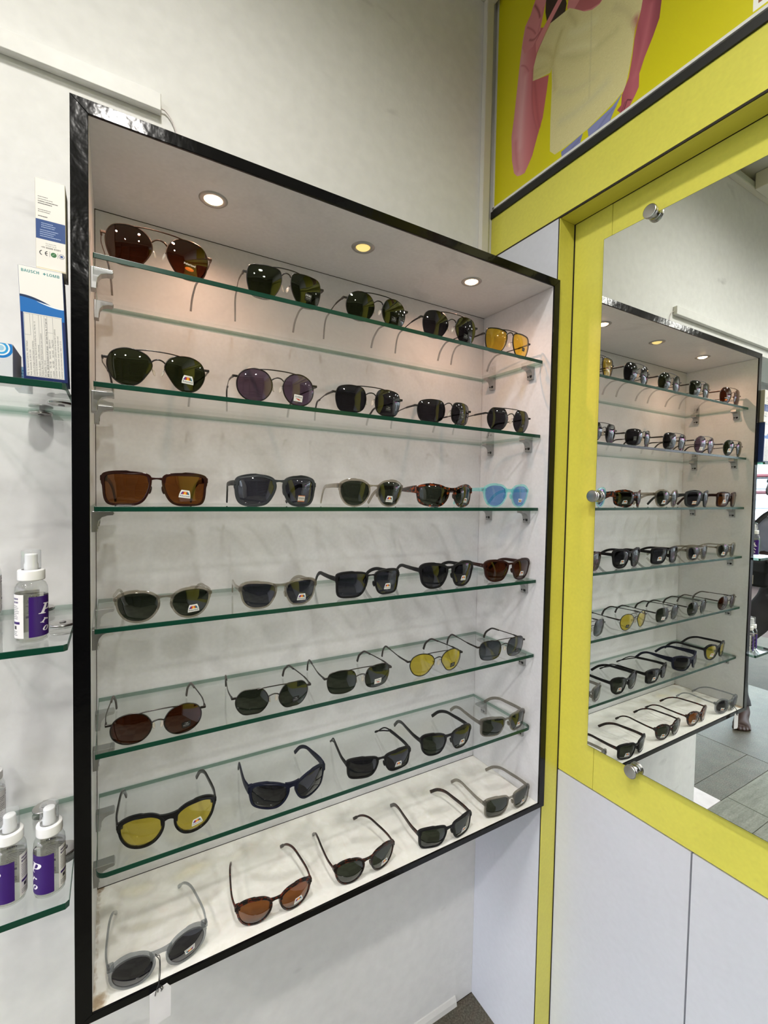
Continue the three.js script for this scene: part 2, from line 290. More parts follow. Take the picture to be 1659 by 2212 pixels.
// mirror on steel standoffs
{
  const m = thing('wall_mirror', 'large frameless wall mirror reflecting the display case, held by round steel knobs', 'mirror', [0.0434, 1.2873, 0.3]);
  m.rotation.set(0, -0.0052, 0.0026);
  const z0 = 0.0056, z1 = 0.94, y0 = -0.4332, y1 = 0.6864;
  obj('glass_body', rbox(0.0006, 0.0056, y0, y1, z0, z1, 0.0012), M.mirrorEdge, m);
  obj('silvered_face', new THREE.PlaneGeometry(z1 - z0 - 0.003, y1 - y0 - 0.003).rotateY(-Math.PI / 2).translate(0, (y0 + y1) / 2, (z0 + z1) / 2), M.mirror, m);
  const knob = lathe([[0, 0], [0.0115, 0], [0.0130, 0.0008], [0.0134, 0.0018], [0.0134, 0.0058], [0.0126, 0.0066], [0.0102, 0.0068], [0.0098, 0.0082], [0.0124, 0.0086], [0.0124, 0.0100], [0.008, 0.0102], [0.008, 0.0245]], 36).rotateZ(-Math.PI / 2).translate(-0.0148, 0, 0);
  const kn = [[-0.43 - 0.003, 0.1147], [0.687, 0.1127], [0.129, 0.0072], [-0.433, 0.79], [0.687, 0.79], [0.129, 0.939]];
  for (const [y, z] of kn) obj('knob', knob.clone().translate(0, y, z), M.steel, m, 'round brushed steel knob');
}
// plastic ducts on the back wall, and the ceiling conduit
{
  const t = thing('cable_duct', 'white plastic cable duct on the wall above the top left of the display case', 'cable duct', [-0.95, 2.083, 0]);
  obj('duct', uvm(rbox(-2.2, 0.149, 0, 0.03, 0.0005, 0.0155, 0.0015)), std({ map: T_wall, color: lin(0.98, 0.98, 0.97), roughness: 0.5 }), t);
 
  tag(obj('cable', tube([[-0.804, 2.092, 0.006], [-0.796, 2.094, 0.005], [-0.785, 2.085, 0.004], [-0.776, 2.066, 0.004], [-0.769, 2.038, 0.005], [-0.765, 1.99, 0.004], [-0.764, 1.906, 0.006]], 0.0012, 40, 6), std({ color: lin(0.70, 0.64, 0.63), roughness: 0.5 })), 'thin pale cable hanging from the duct end down to the display case', 'cable');
  const c = thing('corner_trunking', 'upright cream plastic trunking in the wall corner beside the poster', 'cable trunking', [-0.034, 1.905, 0]);
  obj('channel', uvm(rbox(-0.012, 0.0125, 0, 0.79, 0.0005, 0.013, 0.0012)), M.pvc, c); obj('lid', rbox(-0.0105, 0.011, 0, 0.785, 0.0125, 0.0142, 0.0006), M.pvc, c);
  const d = thing('ceiling_conduit', 'cream plastic conduit running under the ceiling, reflected in the top of the mirror', 'conduit', [-1.0, 2.70, 0]);
  obj('channel', rbox(-1.9, 0.94, 0, 0.028, 0.0005, 0.022, 0.0015), M.pvc, d); obj('lid', rbox(-1.9, 0.94, 0.004, 0.024, 0.0215, 0.0235, 0.0008), std({ color: lin(0.55, 0.58, 0.50), roughness: 0.5 }), d);
  obj('elbow', rbox(0.936, 0.982, -0.012, 0.04, 0.0005, 0.026, 0.003), M.pvc, d, 'corner elbow of the conduit');
  const b = thing('junction_box', 'cream junction box under the ceiling, reflected in the top corner of the mirror', 'junction box', [-1.38, 2.69, 0.045]);
  obj('box', rbox(-0.055, 0.055, 0, 0.068, -0.02, 0.05, 0.004), M.pvc, b);
  for (const [x, y] of [[-0.02, 0.02], [0.012, 0.02], [-0.004, 0.045], [-0.03, 0.05]]) obj('screw', lathe([[0, 0], [0.0035, 0], [0.0035, 0.002], [0, 0.0026]], 12).rotateX(Math.PI / 2).translate(x, y, 0.0495), M.dark, b);
}
// ceiling lamps
LAMP_SPOTS.forEach(([x, z], i) => {
  const t = thing('ceiling_downlight', 'round white recessed ceiling downlight ' + ['close to the display case wall', 'in the middle of the shop', 'close to the far rack'][i % 3] + ', ' + ['mirror side', 'centre', 'street side'][Math.floor(i / 3)], 'downlight', [x, CEIL, z], 0, 'ceiling downlights');
  obj('ring', lathe([[0.052, -0.001], [0.056, -0.006], [0.066, -0.007], [0.072, -0.004], [0.074, 0], [0.052, 0.001]], 40), M.whiteGloss, t);
  obj('diffuser', lathe([[0, -0.002], [0.053, -0.002], [0.053, 0.001], [0, 0.001]], 40), std({ color: lin(0.9, 0.9, 0.9), emissive: LAMP_TINT, emissiveIntensity: 14 }), t);
  const s = new THREE.SpotLight(LAMP_TINT, CEILING_LAMP, 0, 1.45, 1); s.name = 'downlight'; s.position.set(x, CEIL - 0.06, z); s.target.position.set(x, 0, z); s.shadow.radius = 2.5; s.castShadow = true;
  scene.add(s, s.target);
});
// on the wall across the room: a dark shelving unit, which the lenses mirror
{
  const t = thing('display_rack', 'dark wooden rack of shelves on the wall across the room', 'rack', [-1.6, 0, 3.0]);
  const wood = std({ color: lin(0.03, 0.022, 0.018), roughness: 0.6 });
  obj('back_board', rbox(-1.55, 1.6, 0.0, 2.6, 0.16, 0.19), wood, t);
  for (const x of [-1.5, -0.75, 0, 0.75, 1.5]) obj('upright', rbox(x - 0.015, x + 0.015, 0, 2.4, -0.15, 0.17), wood, t);
  for (let i = 0; i < 6; i++) obj('shelf', rbox(-1.5, 1.5, 0.3 + i * 0.38, 0.322 + i * 0.38, -0.15, 0.17), wood, t);
}

// ------------------------------------------------------------------ the display case
const XI0 = -0.9022, XI1 = -0.0212, YI0 = 0.6962, YI1 = 1.8862, XO0 = -0.9219, XO1 = -0.0026, YO0 = 0.6847, YO1 = 1.9037, CZ = 0.232;
const SHELF_Y = [1.7257, 1.5559, 1.3873, 1.2188, 1.0432, 0.8705], SHELF_T = 0.0072, SZ = 0.2085;
{
  const c = thing('display_case', 'black-edged white wall display case with six glass shelves of sunglasses', 'display case', [(XO0 + XO1) / 2, YO0, 0]);
  const ox = -(XO0 + XO1) / 2, oy = -YO0, at = (g) => g.translate(ox, oy, 0);
  obj('back_panel', at(uvm(box(XI0 + 0.001, XI1 - 0.001, YI0 + 0.001, YI1 - 0.001, 0.0018, 0.0043))), M.lam, c);
  obj('carcass', at(join([box(XO0 + 0.001, XO1 - 0.0002, YO0 + 0.0005, YO1 - 0.0005, 0.0004, 0.0019), box(XO0, XO0 + 0.0015, YO0, YO1, 0.0004, 0.228), box(XO0, XO1, YO1 - 0.0015, YO1, 0.0004, 0.228), box(XO0, XO1, YO0, YO0 + 0.0015, 0.0004, 0.228), box(XO1 - 0.0006, XO1, YO0, YO1, 0.0004, 0.228)])), M.groove, c, 'dark outer skin');
  obj('side_panel', at(uvm(box(XO0 + 0.0015, XI0, YI0 + 0.0006, YI1 - 0.0006, 0.0019, 0.2285), 1, 0.3, 0.2)), M.lam, c);
  obj('side_panel', at(uvm(box(XI1, XO1 - 0.0006, YI0 + 0.0006, YI1 - 0.0006, 0.0019, 0.2285), 1, 0.1, 0.4)), M.lam, c);
  obj('top_panel', at(uvm(box(XO0 + 0.0015, XO1 - 0.0006, YI1, YO1 - 0.0015, 0.005, 0.2285), 1, 0.05, 0.3)), M.lam, c);
  const stain = canvasTex(1024, 256, (g, W, H) => {
    g.fillStyle = '#e4e3df'; g.fillRect(0, 0, W, H);
    for (let i = 0; i < 2600; i++) { g.fillStyle = ['rgba(200,199,193,0.06)', 'rgba(255,255,255,0.10)', 'rgba(214,211,200,0.06)'][i % 3]; g.beginPath(); g.ellipse(rnd() * W, rnd() * H, 2 + rnd() * 22, 1 + rnd() * 7, rnd() * 3, 0, 7); g.fill(); }
    // rust-brown grime in the two left corners
    for (let i = 0; i < 90; i++) { g.fillStyle = i % 2 ? 'rgba(150,130,104,0.16)' : 'rgba(170,152,124,0.18)'; const r = rnd(); g.beginPath(); g.ellipse(rnd() * 22 * (1 - r * 0.5), H - rnd() * 26, 2 + rnd() * 5, 1.5 + rnd() * 4, rnd() * 3, 0, 7); g.fill(); }
    for (let i = 0; i < 40; i++) { g.fillStyle = 'rgba(110,82,60,0.24)'; g.beginPath(); g.ellipse(rnd() * rnd() * 16, rnd() * rnd() * 22, 1 + rnd() * 3, 1 + rnd() * 4, rnd() * 3, 0, 7); g.fill(); }
    for (let i = 0; i < 70; i++) { g.fillStyle = 'rgba(130,108,84,0.14)'; g.beginPath(); g.ellipse(rnd() * 5, rnd() * H, 1 + rnd() * 2, 2 + rnd() * 6, 0, 0, 7); g.fill(); }
  });
  const bp = plain(box(XO0 + 0.0015, XO1 - 0.0006, YO0 + 0.0015, YI0, 0.005, 0.2285)), pp = bp.attributes.position, uu = bp.attributes.uv;
  for (let i = 0; i < pp.count; i++) uu.setXY(i, (pp.getX(i) - XI0) / (XI1 - XI0), 1 - pp.getZ(i) / 0.232);
  obj('bottom_panel', at(bp), std({ map: stain, roughness: 0.4 }), c);
  // black edging strips with mitred corners
  const F = [[XO0, YO0], [XO1, YO0], [XO1, YO1], [XO0, YO1]], N = [[XI0, YI0], [XI1, YI0], [XI1, YI1], [XI0, YI1]];
  for (let i = 0; i < 4; i++) {
    const j = (i + 1) % 4;
    obj('edging', at(uvm(prism([F[i], F[j], N[j], N[i]], 0.0026, 0.0007).translate(0, 0, 0.2288))), M.black, c, ['black bottom edging', 'black right edging', 'glossy black top edging', 'glossy black left edging'][i]);
  }
  // shelf brackets, four to a shelf
  const prof = [[0, -0.0005], [0.026, -0.0005], [0.0275, -0.0035], [0.026, -0.0062], [0.019, -0.0068], [0.0125, -0.0092], [0.0085, -0.0145], [0.0072, -0.021], [0.0066, -0.030], [0, -0.030]];
  const br = prism(prof, 0.0155, 0.0006).translate(0, 0, -0.00775), brL = br, brR = br.clone().rotateY(Math.PI);
  const hole = lathe([[0, 0.0008], [0.0036, 0.0008], [0.0042, 0], [0, 0]], 20), hole2 = lathe([[0, 0.0006], [0.0022, 0.0006], [0.0026, 0], [0, 0]], 16);
  const hL = [hole.clone().rotateZ(-Math.PI / 2).translate(0.0066, -0.0222, 0.0032), hole2.clone().rotateZ(-Math.PI / 2).translate(0.0066, -0.0222, -0.0046)], hR = hL.map((g) => g.clone().rotateY(Math.PI));
  // mirrored so that the large hole sits towards the front on both sides
  for (const y of SHELF_Y) for (const z of [0.046, 0.1735]) for (const s of [0, 1]) {
    const b = obj('shelf_bracket', s ? brR : brL, M.chrome, c); b.position.set((s ? XI1 - 0.0002 : XI0 + 0.0002) + ox, y - SHELF_T + oy, z);
    const f = (s ? hR : hL);
    f.forEach((g, k) => { const q = obj('screw_hole', g, M.dark, b); if (s) q.position.z = k ? -0.0092 : 0.0064; });
  }
}
// glass shelves
const ORD = ['top', 'second', 'third', 'fourth', 'fifth', 'lowest'];
function glassShelf(name, label, shapePts, y, t, group) {
  const s = thing(name, label, 'glass shelf', [0, y - t, 0], 0, group), sh = new THREE.Shape();
  shapePts(sh);
  const e = new THREE.ExtrudeGeometry(sh, { depth: t - 0.0012, bevelEnabled: true, bevelThickness: 0.0006, bevelSize: 0.0006, bevelOffset: -0.0006, bevelSegments: 2, curveSegments: 10 }).rotateX(-Math.PI / 2).translate(0, 0.0006, 0);
  e.computeBoundingBox(); const front = e.boundingBox.max.z, g = plain(e.clone()), pos = g.attributes.position, caps = [], sides = [], back = [];
  for (let i = 0; i < pos.count; i += 3) { const flat = Math.abs(pos.getY(i) - pos.getY(i + 1)) < 1e-6 && Math.abs(pos.getY(i) - pos.getY(i + 2)) < 1e-6; const zc = (pos.getZ(i) + pos.getZ(i + 1) + pos.getZ(i + 2)) / 3; (flat ? caps : zc > front - 0.034 ? sides : back).push(i, i + 1, i + 2); }
  const pick = (idx) => { const q = new THREE.BufferGeometry(); for (const k of ['position', 'normal', 'uv']) { const a = g.attributes[k], o = new Float32Array(idx.length * a.itemSize); idx.forEach((v, i) => { for (let c = 0; c < a.itemSize; c++) o[i * a.itemSize + c] = a.array[v * a.itemSize + c]; }); q.setAttribute(k, new THREE.BufferAttribute(o, a.itemSize)); } return q; };
  obj('pane', pick(caps), M.glass, s); obj('ground_edge', pick(back), M.glassBack, s); obj('polished_edge', pick(sides), M.glassEdge, s, 'dark green polished edge');
  return s;
}
SHELF_Y.forEach((y, i) => glassShelf('glass_shelf', ORD[i] + ' glass shelf in the black-edged display case', (s) => {
  const x0 = XI0 + 0.0035, x1 = XI1 - 0.004, z0 = 0.0055, z1 = SZ, r = i === 5 ? 0.016 : 0.0015;
  s.moveTo(x0, -z0); s.lineTo(x0, -z1 + r); s.quadraticCurveTo(x0, -z1, x0 + r, -z1); s.lineTo(x1 - r, -z1); s.quadraticCurveTo(x1, -z1, x1, -z1 + r); s.lineTo(x1, -z0); s.closePath();
}, y, SHELF_T, 'glass shelves in the case'));
// three little lamps in the top of the case
for (const [x, z, on, where] of CASE_LAMPS) {
  const t = thing('case_downlight', where === 'middle' ? 'dim yellow recessed spotlight in the middle of the case top' : 'bright warm recessed spotlight at the ' + where + ' of the case top', 'spotlight', [x, YI1, z]);
  obj('ring', lathe([[0.0135, 0.002], [0.0142, -0.0012], [0.0165, -0.0022], [0.0205, -0.0018], [0.0225, 0], [0.0225, 0.001]], 40), M.chrome, t);
  obj('diffuser', lathe([[0, -0.0052], [0.006, -0.0046], [0.0110, -0.0026], [0.0136, -0.0004], [0.0136, 0.005], [0, 0.005]], 32), std({ color: lin(0.85, 0.75, 0.5), emissive: on === 1 ? lin(1, 0.66, 0.36) : lin(1, 0.72, 0.2), emissiveIntensity: on === 1 ? 16 : 0.9 }), t);
  const s = new THREE.SpotLight(lin(1, 0.57, 0.38), CASE_LAMP * on, 0, 1.4, 1); s.name = 'case_lamp'; s.position.set(x, YI1 - 0.0004, z); s.target.position.set(x, 0, z); s.shadow.radius = 0.15; s.castShadow = true; scene.add(s, s.target);
}

// ------------------------------------------------------------------ sunglasses
const OUT = {
  aviator: [[-0.78, 0.72], [-0.3, 0.97], [0.3, 1], [0.8, 0.74], [1, 0.22], [0.92, -0.3], [0.6, -0.8], [0.12, -1], [-0.35, -0.86], [-0.75, -0.35], [-1, 0.22]],
  navigator: [[-0.86, 0.82], [-0.4, 0.98], [0.3, 1], [0.86, 0.86], [1, 0.36], [0.94, -0.3], [0.7, -0.85], [0.25, -1], [-0.3, -0.95], [-0.68, -0.55], [-0.95, 0.2]],
  pilot: [[-0.80, 0.62], [-0.4, 0.93], [0.2, 1], [0.75, 0.84], [1, 0.34], [0.95, -0.3], [0.68, -0.84], [0.2, -1], [-0.35, -0.93], [-0.75, -0.5], [-0.98, 0.1]],
  round: [[-0.72, 0.74], [-0.25, 0.98], [0.3, 0.97], [0.8, 0.66], [1, 0.1], [0.88, -0.5], [0.48, -0.9], [0, -1], [-0.5, -0.88], [-0.88, -0.44], [-1, 0.15]],
  hex: [[-0.55, 0.96], [0, 1], [0.6, 0.93], [0.92, 0.5], [1, 0.05], [0.86, -0.5], [0.5, -0.95], [0, -1], [-0.5, -0.94], [-0.88, -0.46], [-1, 0.05], [-0.85, 0.56]],
  soft: [[-0.75, 0.85], [-0.2, 1], [0.4, 0.98], [0.85, 0.8], [1, 0.3], [0.95, -0.3], [0.73, -0.82], [0.2, -1], [-0.4, -0.96], [-0.82, -0.7], [-1, -0.1], [-0.95, 0.45]],
  square: [[-0.92, 0.74], [-0.76, 0.93], [0, 1], [0.8, 0.96], [0.98, 0.82], [1, 0.1], [0.92, -0.72], [0.76, -0.95], [0.1, -1], [-0.36, -0.94], [-0.64, -0.68], [-0.9, 0.12]],
  wayfarer: [[-0.92, 0.68], [-0.6, 0.91], [0, 1], [0.75, 0.98], [1, 0.75], [0.98, 0.1], [0.8, -0.58], [0.42, -0.95], [-0.05, -1], [-0.5, -0.86], [-0.8, -0.34], [-0.96, 0.3]],
  sport: [[-0.94, 0.5], [-0.5, 0.82], [0.2, 0.98], [0.85, 0.84], [1, 0.5], [0.98, -0.1], [0.82, -0.7], [0.2, -0.98], [-0.4, -0.95], [-0.76, -0.55], [-0.98, 0.1]],
  pantos: [[-0.88, 0.6], [-0.5, 0.92], [0, 1], [0.55, 0.95], [0.95, 0.68], [1, 0.3], [0.88, -0.3], [0.55, -0.82], [0.05, -1], [-0.45, -0.85], [-0.8, -0.4], [-0.95, 0.1]],
  angular: [[-0.86, 0.8], [-0.55, 1], [0.55, 1], [0.9, 0.82], [1, 0.2], [0.86, -0.7], [0.6, -0.97], [-0.1, -1], [-0.5, -0.86], [-0.8, -0.36], [-0.98, 0.3]],
};
const metal = (r, g, b, rough = 0.3) => std({ color: lin(r, g, b), metalness: 1, roughness: rough });
const FM = {
  gun: metal(0.075, 0.07, 0.068, 0.28), bronze: metal(0.10, 0.055, 0.038, 0.3), silver: metal(0.32, 0.31, 0.30, 0.25), blackMetal: std({ color: lin(0.012, 0.011, 0.011), roughness: 0.35, metalness: 0.3 }),
  black: phy({ color: lin(0.006, 0.006, 0.007), roughness: 0.15, specularIntensity: 0.7 }), matte: phy({ color: lin(0.008, 0.008, 0.009), roughness: 0.45, specularIntensity: 0.45 }), navy: phy({ color: lin(0.005, 0.007, 0.02), roughness: 0.42, specularIntensity: 0.5 }), slate: phy({ color: lin(0.03, 0.034, 0.037), roughness: 0.45, specularIntensity: 0.6 }),
  brown: phy({ color: lin(0.026, 0.008, 0.006), roughness: 0.2, specularIntensity: 0.7 }), tort: std({ map: T_tort, color: lin(0.75, 0.7, 0.65), roughness: 0.2 }), darkTort: std({ map: T_tort, color: lin(0.18, 0.14, 0.13), roughness: 0.22 }), redTort: std({ map: T_tort, color: lin(0.30, 0.16, 0.13), roughness: 0.22 }),
  crystal: phy({ color: lin(0.63, 0.60, 0.54), transmission: 0.93, thickness: 0, roughness: 0.05, ior: 1.5 }), crystalGrey: phy({ color: lin(0.60, 0.62, 0.64), transmission: 0.92, thickness: 0, roughness: 0.05, ior: 1.5 }),
  smoke: phy({ color: lin(0.50, 0.48, 0.44), transmission: 0.9, thickness: 0, roughness: 0.06, ior: 1.5 }), aqua: phy({ color: lin(0.64, 0.93, 0.93), transmission: 0.88, thickness: 0, roughness: 0.05, ior: 1.5 }),
  pad: phy({ color: lin(0.85, 0.82, 0.75), transmission: 0.7, thickness: 0, roughness: 0.15 }), tipDark: std({ color: lin(0.02, 0.016, 0.015), roughness: 0.3 }), tipGrey: std({ color: lin(0.075, 0.065, 0.06), roughness: 0.35 }), tipBrown: std({ color: lin(0.05, 0.022, 0.016), roughness: 0.3 }),
};
const lens = (r, g, b) => phy({ color: lin(r, g, b), transmission: 1, thickness: 0, roughness: 0, ior: 1.6 });
const LM = {
  brown: lens(0.27, 0.13, 0.072), amber: lens(0.47, 0.28, 0.14), green: lens(0.17, 0.20, 0.13), deep: lens(0.19, 0.21, 0.175), grey: lens(0.17, 0.17, 0.19), slate: lens(0.23, 0.235, 0.27), soft: lens(0.33, 0.35, 0.37),
  violet: lens(0.40, 0.34, 0.43), yellow: lens(0.98, 0.80, 0.26), lemon: lens(0.90, 0.80, 0.30), blue: lens(0.47, 0.63, 0.87),
};
const ST = {};
{
  const rainbow = ['#3a2f8f', '#7b2d7a', '#c7352f', '#e8742a', '#f3c52e', '#e8742a', '#c7352f', '#28764a', '#2f6fb0'];
  const pol = (flip) => canvasTex(256, 176, (g, W, H) => {
    if (flip) { g.translate(W, H); g.rotate(Math.PI); }
    g.fillStyle = '#f6f6f4'; g.fillRect(0, 0, W, H);
    g.fillStyle = '#9b5a52'; for (let i = 0; i < 17; i++) if (i % 5 !== 2) g.fillRect(58 + i * 8.4, 18, 5, 8);
    const n = rainbow.length; for (let i = 0; i < n; i++) { g.fillStyle = rainbow[i]; const a = 46 + i * (W - 92) / n, b = 46 + (i + 1) * (W - 92) / n, A = 22 + i * (W - 44) / n, B = 22 + (i + 1) * (W - 44) / n; g.beginPath(); g.moveTo(a, 36); g.lineTo(b + 1, 36); g.lineTo(B + 1, 98); g.lineTo(A, 98); g.fill(); }
    g.fillStyle = '#f6c838'; g.beginPath(); g.moveTo(W / 2, 34); g.lineTo(W / 2 + 30, 99); g.lineTo(W / 2 - 30, 99); g.fill();
    g.fillStyle = '#1c2b33'; g.font = 'bold 46px serif'; g.textAlign = 'center'; g.textBaseline = 'middle'; g.fillText('Polarized', W / 2, 134, 226);
  });
  const small = (g, W, y, c, n = 11, h = 6) => { g.fillStyle = c; for (let i = 0; i < n; i++) g.fillRect(W * 0.14 + i * W * 0.72 / n, y, W * 0.72 / n * (0.5 + 0.3 * ((i * 7) % 3) / 2), h); };
  ST.pol = { t: pol(false), trap: 0.2, w: 0.0165, h: 0.0115 }; ST.flip = { t: pol(true), trap: -0.1, w: 0.0155, h: 0.0095 };
  ST.black = { t: canvasTex(160, 120, (g, W, H) => { g.fillStyle = '#0b0b0b'; g.fillRect(0, 0, W, H); g.strokeStyle = '#c9c9c9'; g.lineWidth = 5; g.beginPath(); g.moveTo(52, 22); g.lineTo(112, 26); g.lineTo(80, 42); g.stroke(); small(g, W, 56, '#d0d0d0', 9, 9); small(g, W, 76, '#9a9a9a', 13, 6); small(g, W, 92, '#8a8a8a', 7, 6); }), trap: 0, w: 0.0125, h: 0.0095 };
  ST.evoke = { t: canvasTex(160, 120, (g, W, H) => { g.fillStyle = '#0b0b0b'; g.fillRect(0, 0, W, H); g.fillStyle = '#e6e6e6'; g.font = 'bold 40px serif'; g.textAlign = 'center'; g.fillText('EVOKE', W / 2, 50, 140); small(g, W, 66, '#cfcfcf', 12, 8); small(g, W, 88, '#9a9a9a', 7, 6); }), trap: 0, w: 0.0125, h: 0.0125 };
  ST.white = { t: canvasTex(160, 112, (g, W, H) => { g.fillStyle = '#f4f2ee'; g.fillRect(0, 0, W, H); g.fillStyle = '#1d1d1d'; g.font = 'italic bold 40px serif'; g.textAlign = 'center'; g.fillText('Firebird', W / 2, 48, 128); g.fillStyle = '#c8452a'; g.beginPath(); g.moveTo(30, 66); g.quadraticCurveTo(90, 58, 128, 84); g.quadraticCurveTo(84, 100, 70, 82); g.fill(); }), trap: 0, w: 0.0155, h: 0.0105 };
  ST.kd = { t: canvasTex(160, 120, (g, W, H) => { g.fillStyle = '#f4efe8'; g.fillRect(0, 0, W, H); g.fillStyle = '#d88a5c'; g.fillRect(0, 0, W, 16); g.fillRect(0, 100, W, 20); g.fillStyle = '#2a2320'; g.font = 'bold 42px sans-serif'; g.textAlign = 'center'; g.fillText('KDKAPU', W / 2, 66, 136); small(g, W, 76, '#7d6a60', 9, 8); }), trap: 0, w: 0.0135, h: 0.0105 };
  ST.orange = { t: canvasTex(192, 160, (g, W, H) => { g.clearRect(0, 0, W, H); g.fillStyle = 'rgba(244,232,222,1)'; g.font = 'bold 40px sans-serif'; g.textAlign = 'center'; g.fillText('Polarized', W / 2, 44, 178); g.fillStyle = 'rgba(240,112,26,1)'; g.beginPath(); g.ellipse(W / 2, 96, 66, 28, 0, 0, 7); g.fill(); g.fillStyle = 'rgba(250,160,60,1)'; g.beginPath(); g.ellipse(W / 2 + 8, 88, 36, 10, 0, 0, 7); g.fill(); }), trap: 0, w: 0.018, h: 0.015, clear: true };
  ST.grey = { t: canvasTex(160, 120, (g, W, H) => { g.fillStyle = '#1c1c1c'; g.fillRect(0, 0, W, H); small(g, W, 12, '#9a9a92', 5, 14); small(g, W, 40, '#8a8a84', 6, 12); small(g, W, 66, '#b6b6ae', 4, 18); small(g, W, 98, '#80807a', 7, 8); }), trap: 0, w: 0.011, h: 0.0125 };
  for (const k in ST) ST[k].m = std({ map: ST[k].t, roughness: 0.45, side: THREE.DoubleSide, transparent: !!ST[k].clear });
}
function outline(name, w, h, n = 64) {
  const c = new THREE.CatmullRomCurve3(OUT[name].map(([x, y]) => V3(x * w / 2, y * h / 2, 0)), true, 'centripetal');
  return Array.from({ length: n }, (_, i) => c.getPoint(i / n));
}
function makeGlasses(d, label, p, yaw, group) {
  const wire = d.kind === 'wire', { w, h } = d, b = d.bridge ?? 0.018, rim = wire ? 0.0011 : d.rim ?? 0.0036, base = d.R ?? (wire ? 0.26 : 0.20), cx = b / 2 + w / 2, yc = h / 2 + rim;
  const bend = (x, y) => -(x * x) / (2 * base) - ((y - yc) ** 2) / 0.5 + 0.10 * (y - yc);
  const z0 = -bend(cx, 0), zf = (x, y) => bend(x, y) + z0;
  const bent = (g) => { const q = plain(g), a = q.attributes.position; for (let i = 0; i < a.count; i++) a.setZ(i, a.getZ(i) + zf(a.getX(i), a.getY(i))); q.computeVertexNormals(); return q; };
  const t = thing('sunglasses', label, 'sunglasses', p, -yaw * Math.PI / 180, group);
  const F = FM[d.frame], T = FM[d.temple ?? d.frame], right = outline(d.shape, w, h), hy = yc + h * (d.hy ?? (wire ? 0.22 : 0.30)), xe = cx + w / 2;
  const bulge = d.flat ? 0.0012 : 0.0030;
  // lenses: two domed skins and a rim wall
  for (const s of [-1, 1]) {
    const R = 9, n = right.length, P = [], I = [];
    const at = (q, k, back) => { const x = s * (cx + q.x * k), y = yc + q.y * k; return [x, y, zf(x, y) + bulge * (1 - k * k) - (back ? 0.0018 : 0)]; };
    const face = (back) => { const o = P.length / 3; P.push(...at(V3(0, 0, 0), 0, back)); for (let r = 1; r <= R; r++) for (const q of right) P.push(...at(q, r / R * (wire ? 1.0 : 1.01), back)); for (let j = 0; j < n; j++) { const k = (j + 1) % n, f = (a, c, e) => ((s > 0) === !back ? I.push(a, c, e) : I.push(a, e, c)); f(o, o + 1 + k, o + 1 + j); for (let r = 0; r < R - 1; r++) { const a = o + 1 + r * n; f(a + j, a + k, a + n + j); f(a + k, a + n + k, a + n + j); } } return o; };
    face(false); face(true);
    const g = new THREE.BufferGeometry(); g.setAttribute('position', new THREE.Float32BufferAttribute(P, 3)); g.setIndex(I); g.computeVertexNormals();
    obj('lens', g, LM[d.lens], t);
  }
  const parts = [];
  if (wire) {
    for (const s of [-1, 1]) {
      parts.push(tube(right.filter((_, i) => i % 2 === 0).map((q) => { const x = s * (cx + q.x), y = yc + q.y; return V3(x, y, zf(x, y) - 0.0009); }), d.heavy ? 0.0014 : 0.00105, 96, 8, true));
      const zz = zf(xe, hy);
      parts.push(rbox(s > 0 ? xe - 0.0015 : -xe - 0.0065, s > 0 ? xe + 0.0065 : -xe + 0.0015, hy - 0.0018, hy + 0.0018, zz - 0.0024, zz, 0.0007));
      parts.push(rbox(s > 0 ? xe + 0.004 : -xe - 0.0068, s > 0 ? xe + 0.0068 : -xe - 0.004, hy - 0.002, hy + 0.002, zz - 0.010, zz - 0.0005, 0.0008));
    }
    const by = yc + h * (d.by ?? 0.20), bx = b / 2 + w * 0.02;
    parts.push(tube([[-bx, by, zf(bx, by) - 0.001], [-bx * 0.55, by + 0.003, zf(0, by) + 0.001], [0, by + 0.0042, zf(0, by) + 0.0015], [bx * 0.55, by + 0.003, zf(0, by) + 0.001], [bx, by, zf(bx, by) - 0.001]], 0.0011, 30, 8));
    if (d.bar !== 0) {
      const tx = cx - w * (d.barx ?? 0.18), ty = yc + h * (d.bary ?? 0.485);
      parts.push(tube([[-tx, ty, zf(tx, ty)], [-tx * 0.6, ty + 0.0012, zf(tx * 0.6, ty)], [0, ty + 0.0016, zf(0, ty)], [tx * 0.6, ty + 0.0012, zf(tx * 0.6, ty)], [tx, ty, zf(tx, ty)]], 0.00095, 40, 8));
    }
    obj('front_frame', parts, F, t);
    for (const s of [-1, 1]) {
      const px = b / 2 - 0.0005, py = yc - h * 0.04;
      const np = obj('nose_pad', new THREE.SphereGeometry(1, 16, 12).scale(0.0016, 0.0058, 0.0034).rotateZ(s * -0.28).rotateY(s * 0.5).translate(s * (px - 0.002), py, zf(px, py) - 0.0065), FM.pad, t);
      obj('pad_arm', tube([[s * (px + 0.002), py + 0.005, zf(px, py) - 0.001], [s * (px + 0.0005), py + 0.006, zf(px, py) - 0.006], [s * (px - 0.001), py + 0.001, zf(px, py) - 0.0075]], 0.0005, 12, 6), F, np);
    }
  } else {
    const D = d.depth ?? 0.0034, top = d.top ?? 0.0012;
    for (const s of [-1, 1]) {
      const o = right.map((q) => { const L = Math.hypot(q.x, q.y), e = rim + (q.y > 0 ? top * q.y / (h / 2) : 0) + (q.x > 0 && q.y > h * 0.1 ? (d.flare ?? 0.001) : 0); return [s * (cx + q.x * (1 + e / L * 1.02)), yc + q.y * (1 + e / L * 1.02)]; });
      const hole = right.map((q) => [s * (cx + q.x * 0.985), yc + q.y * 0.985]);
      parts.push(bent(prism(s > 0 ? o : o.reverse(), D, 0.0007, [s > 0 ? hole.reverse() : hole]).translate(0, 0, -D + 0.0004)));
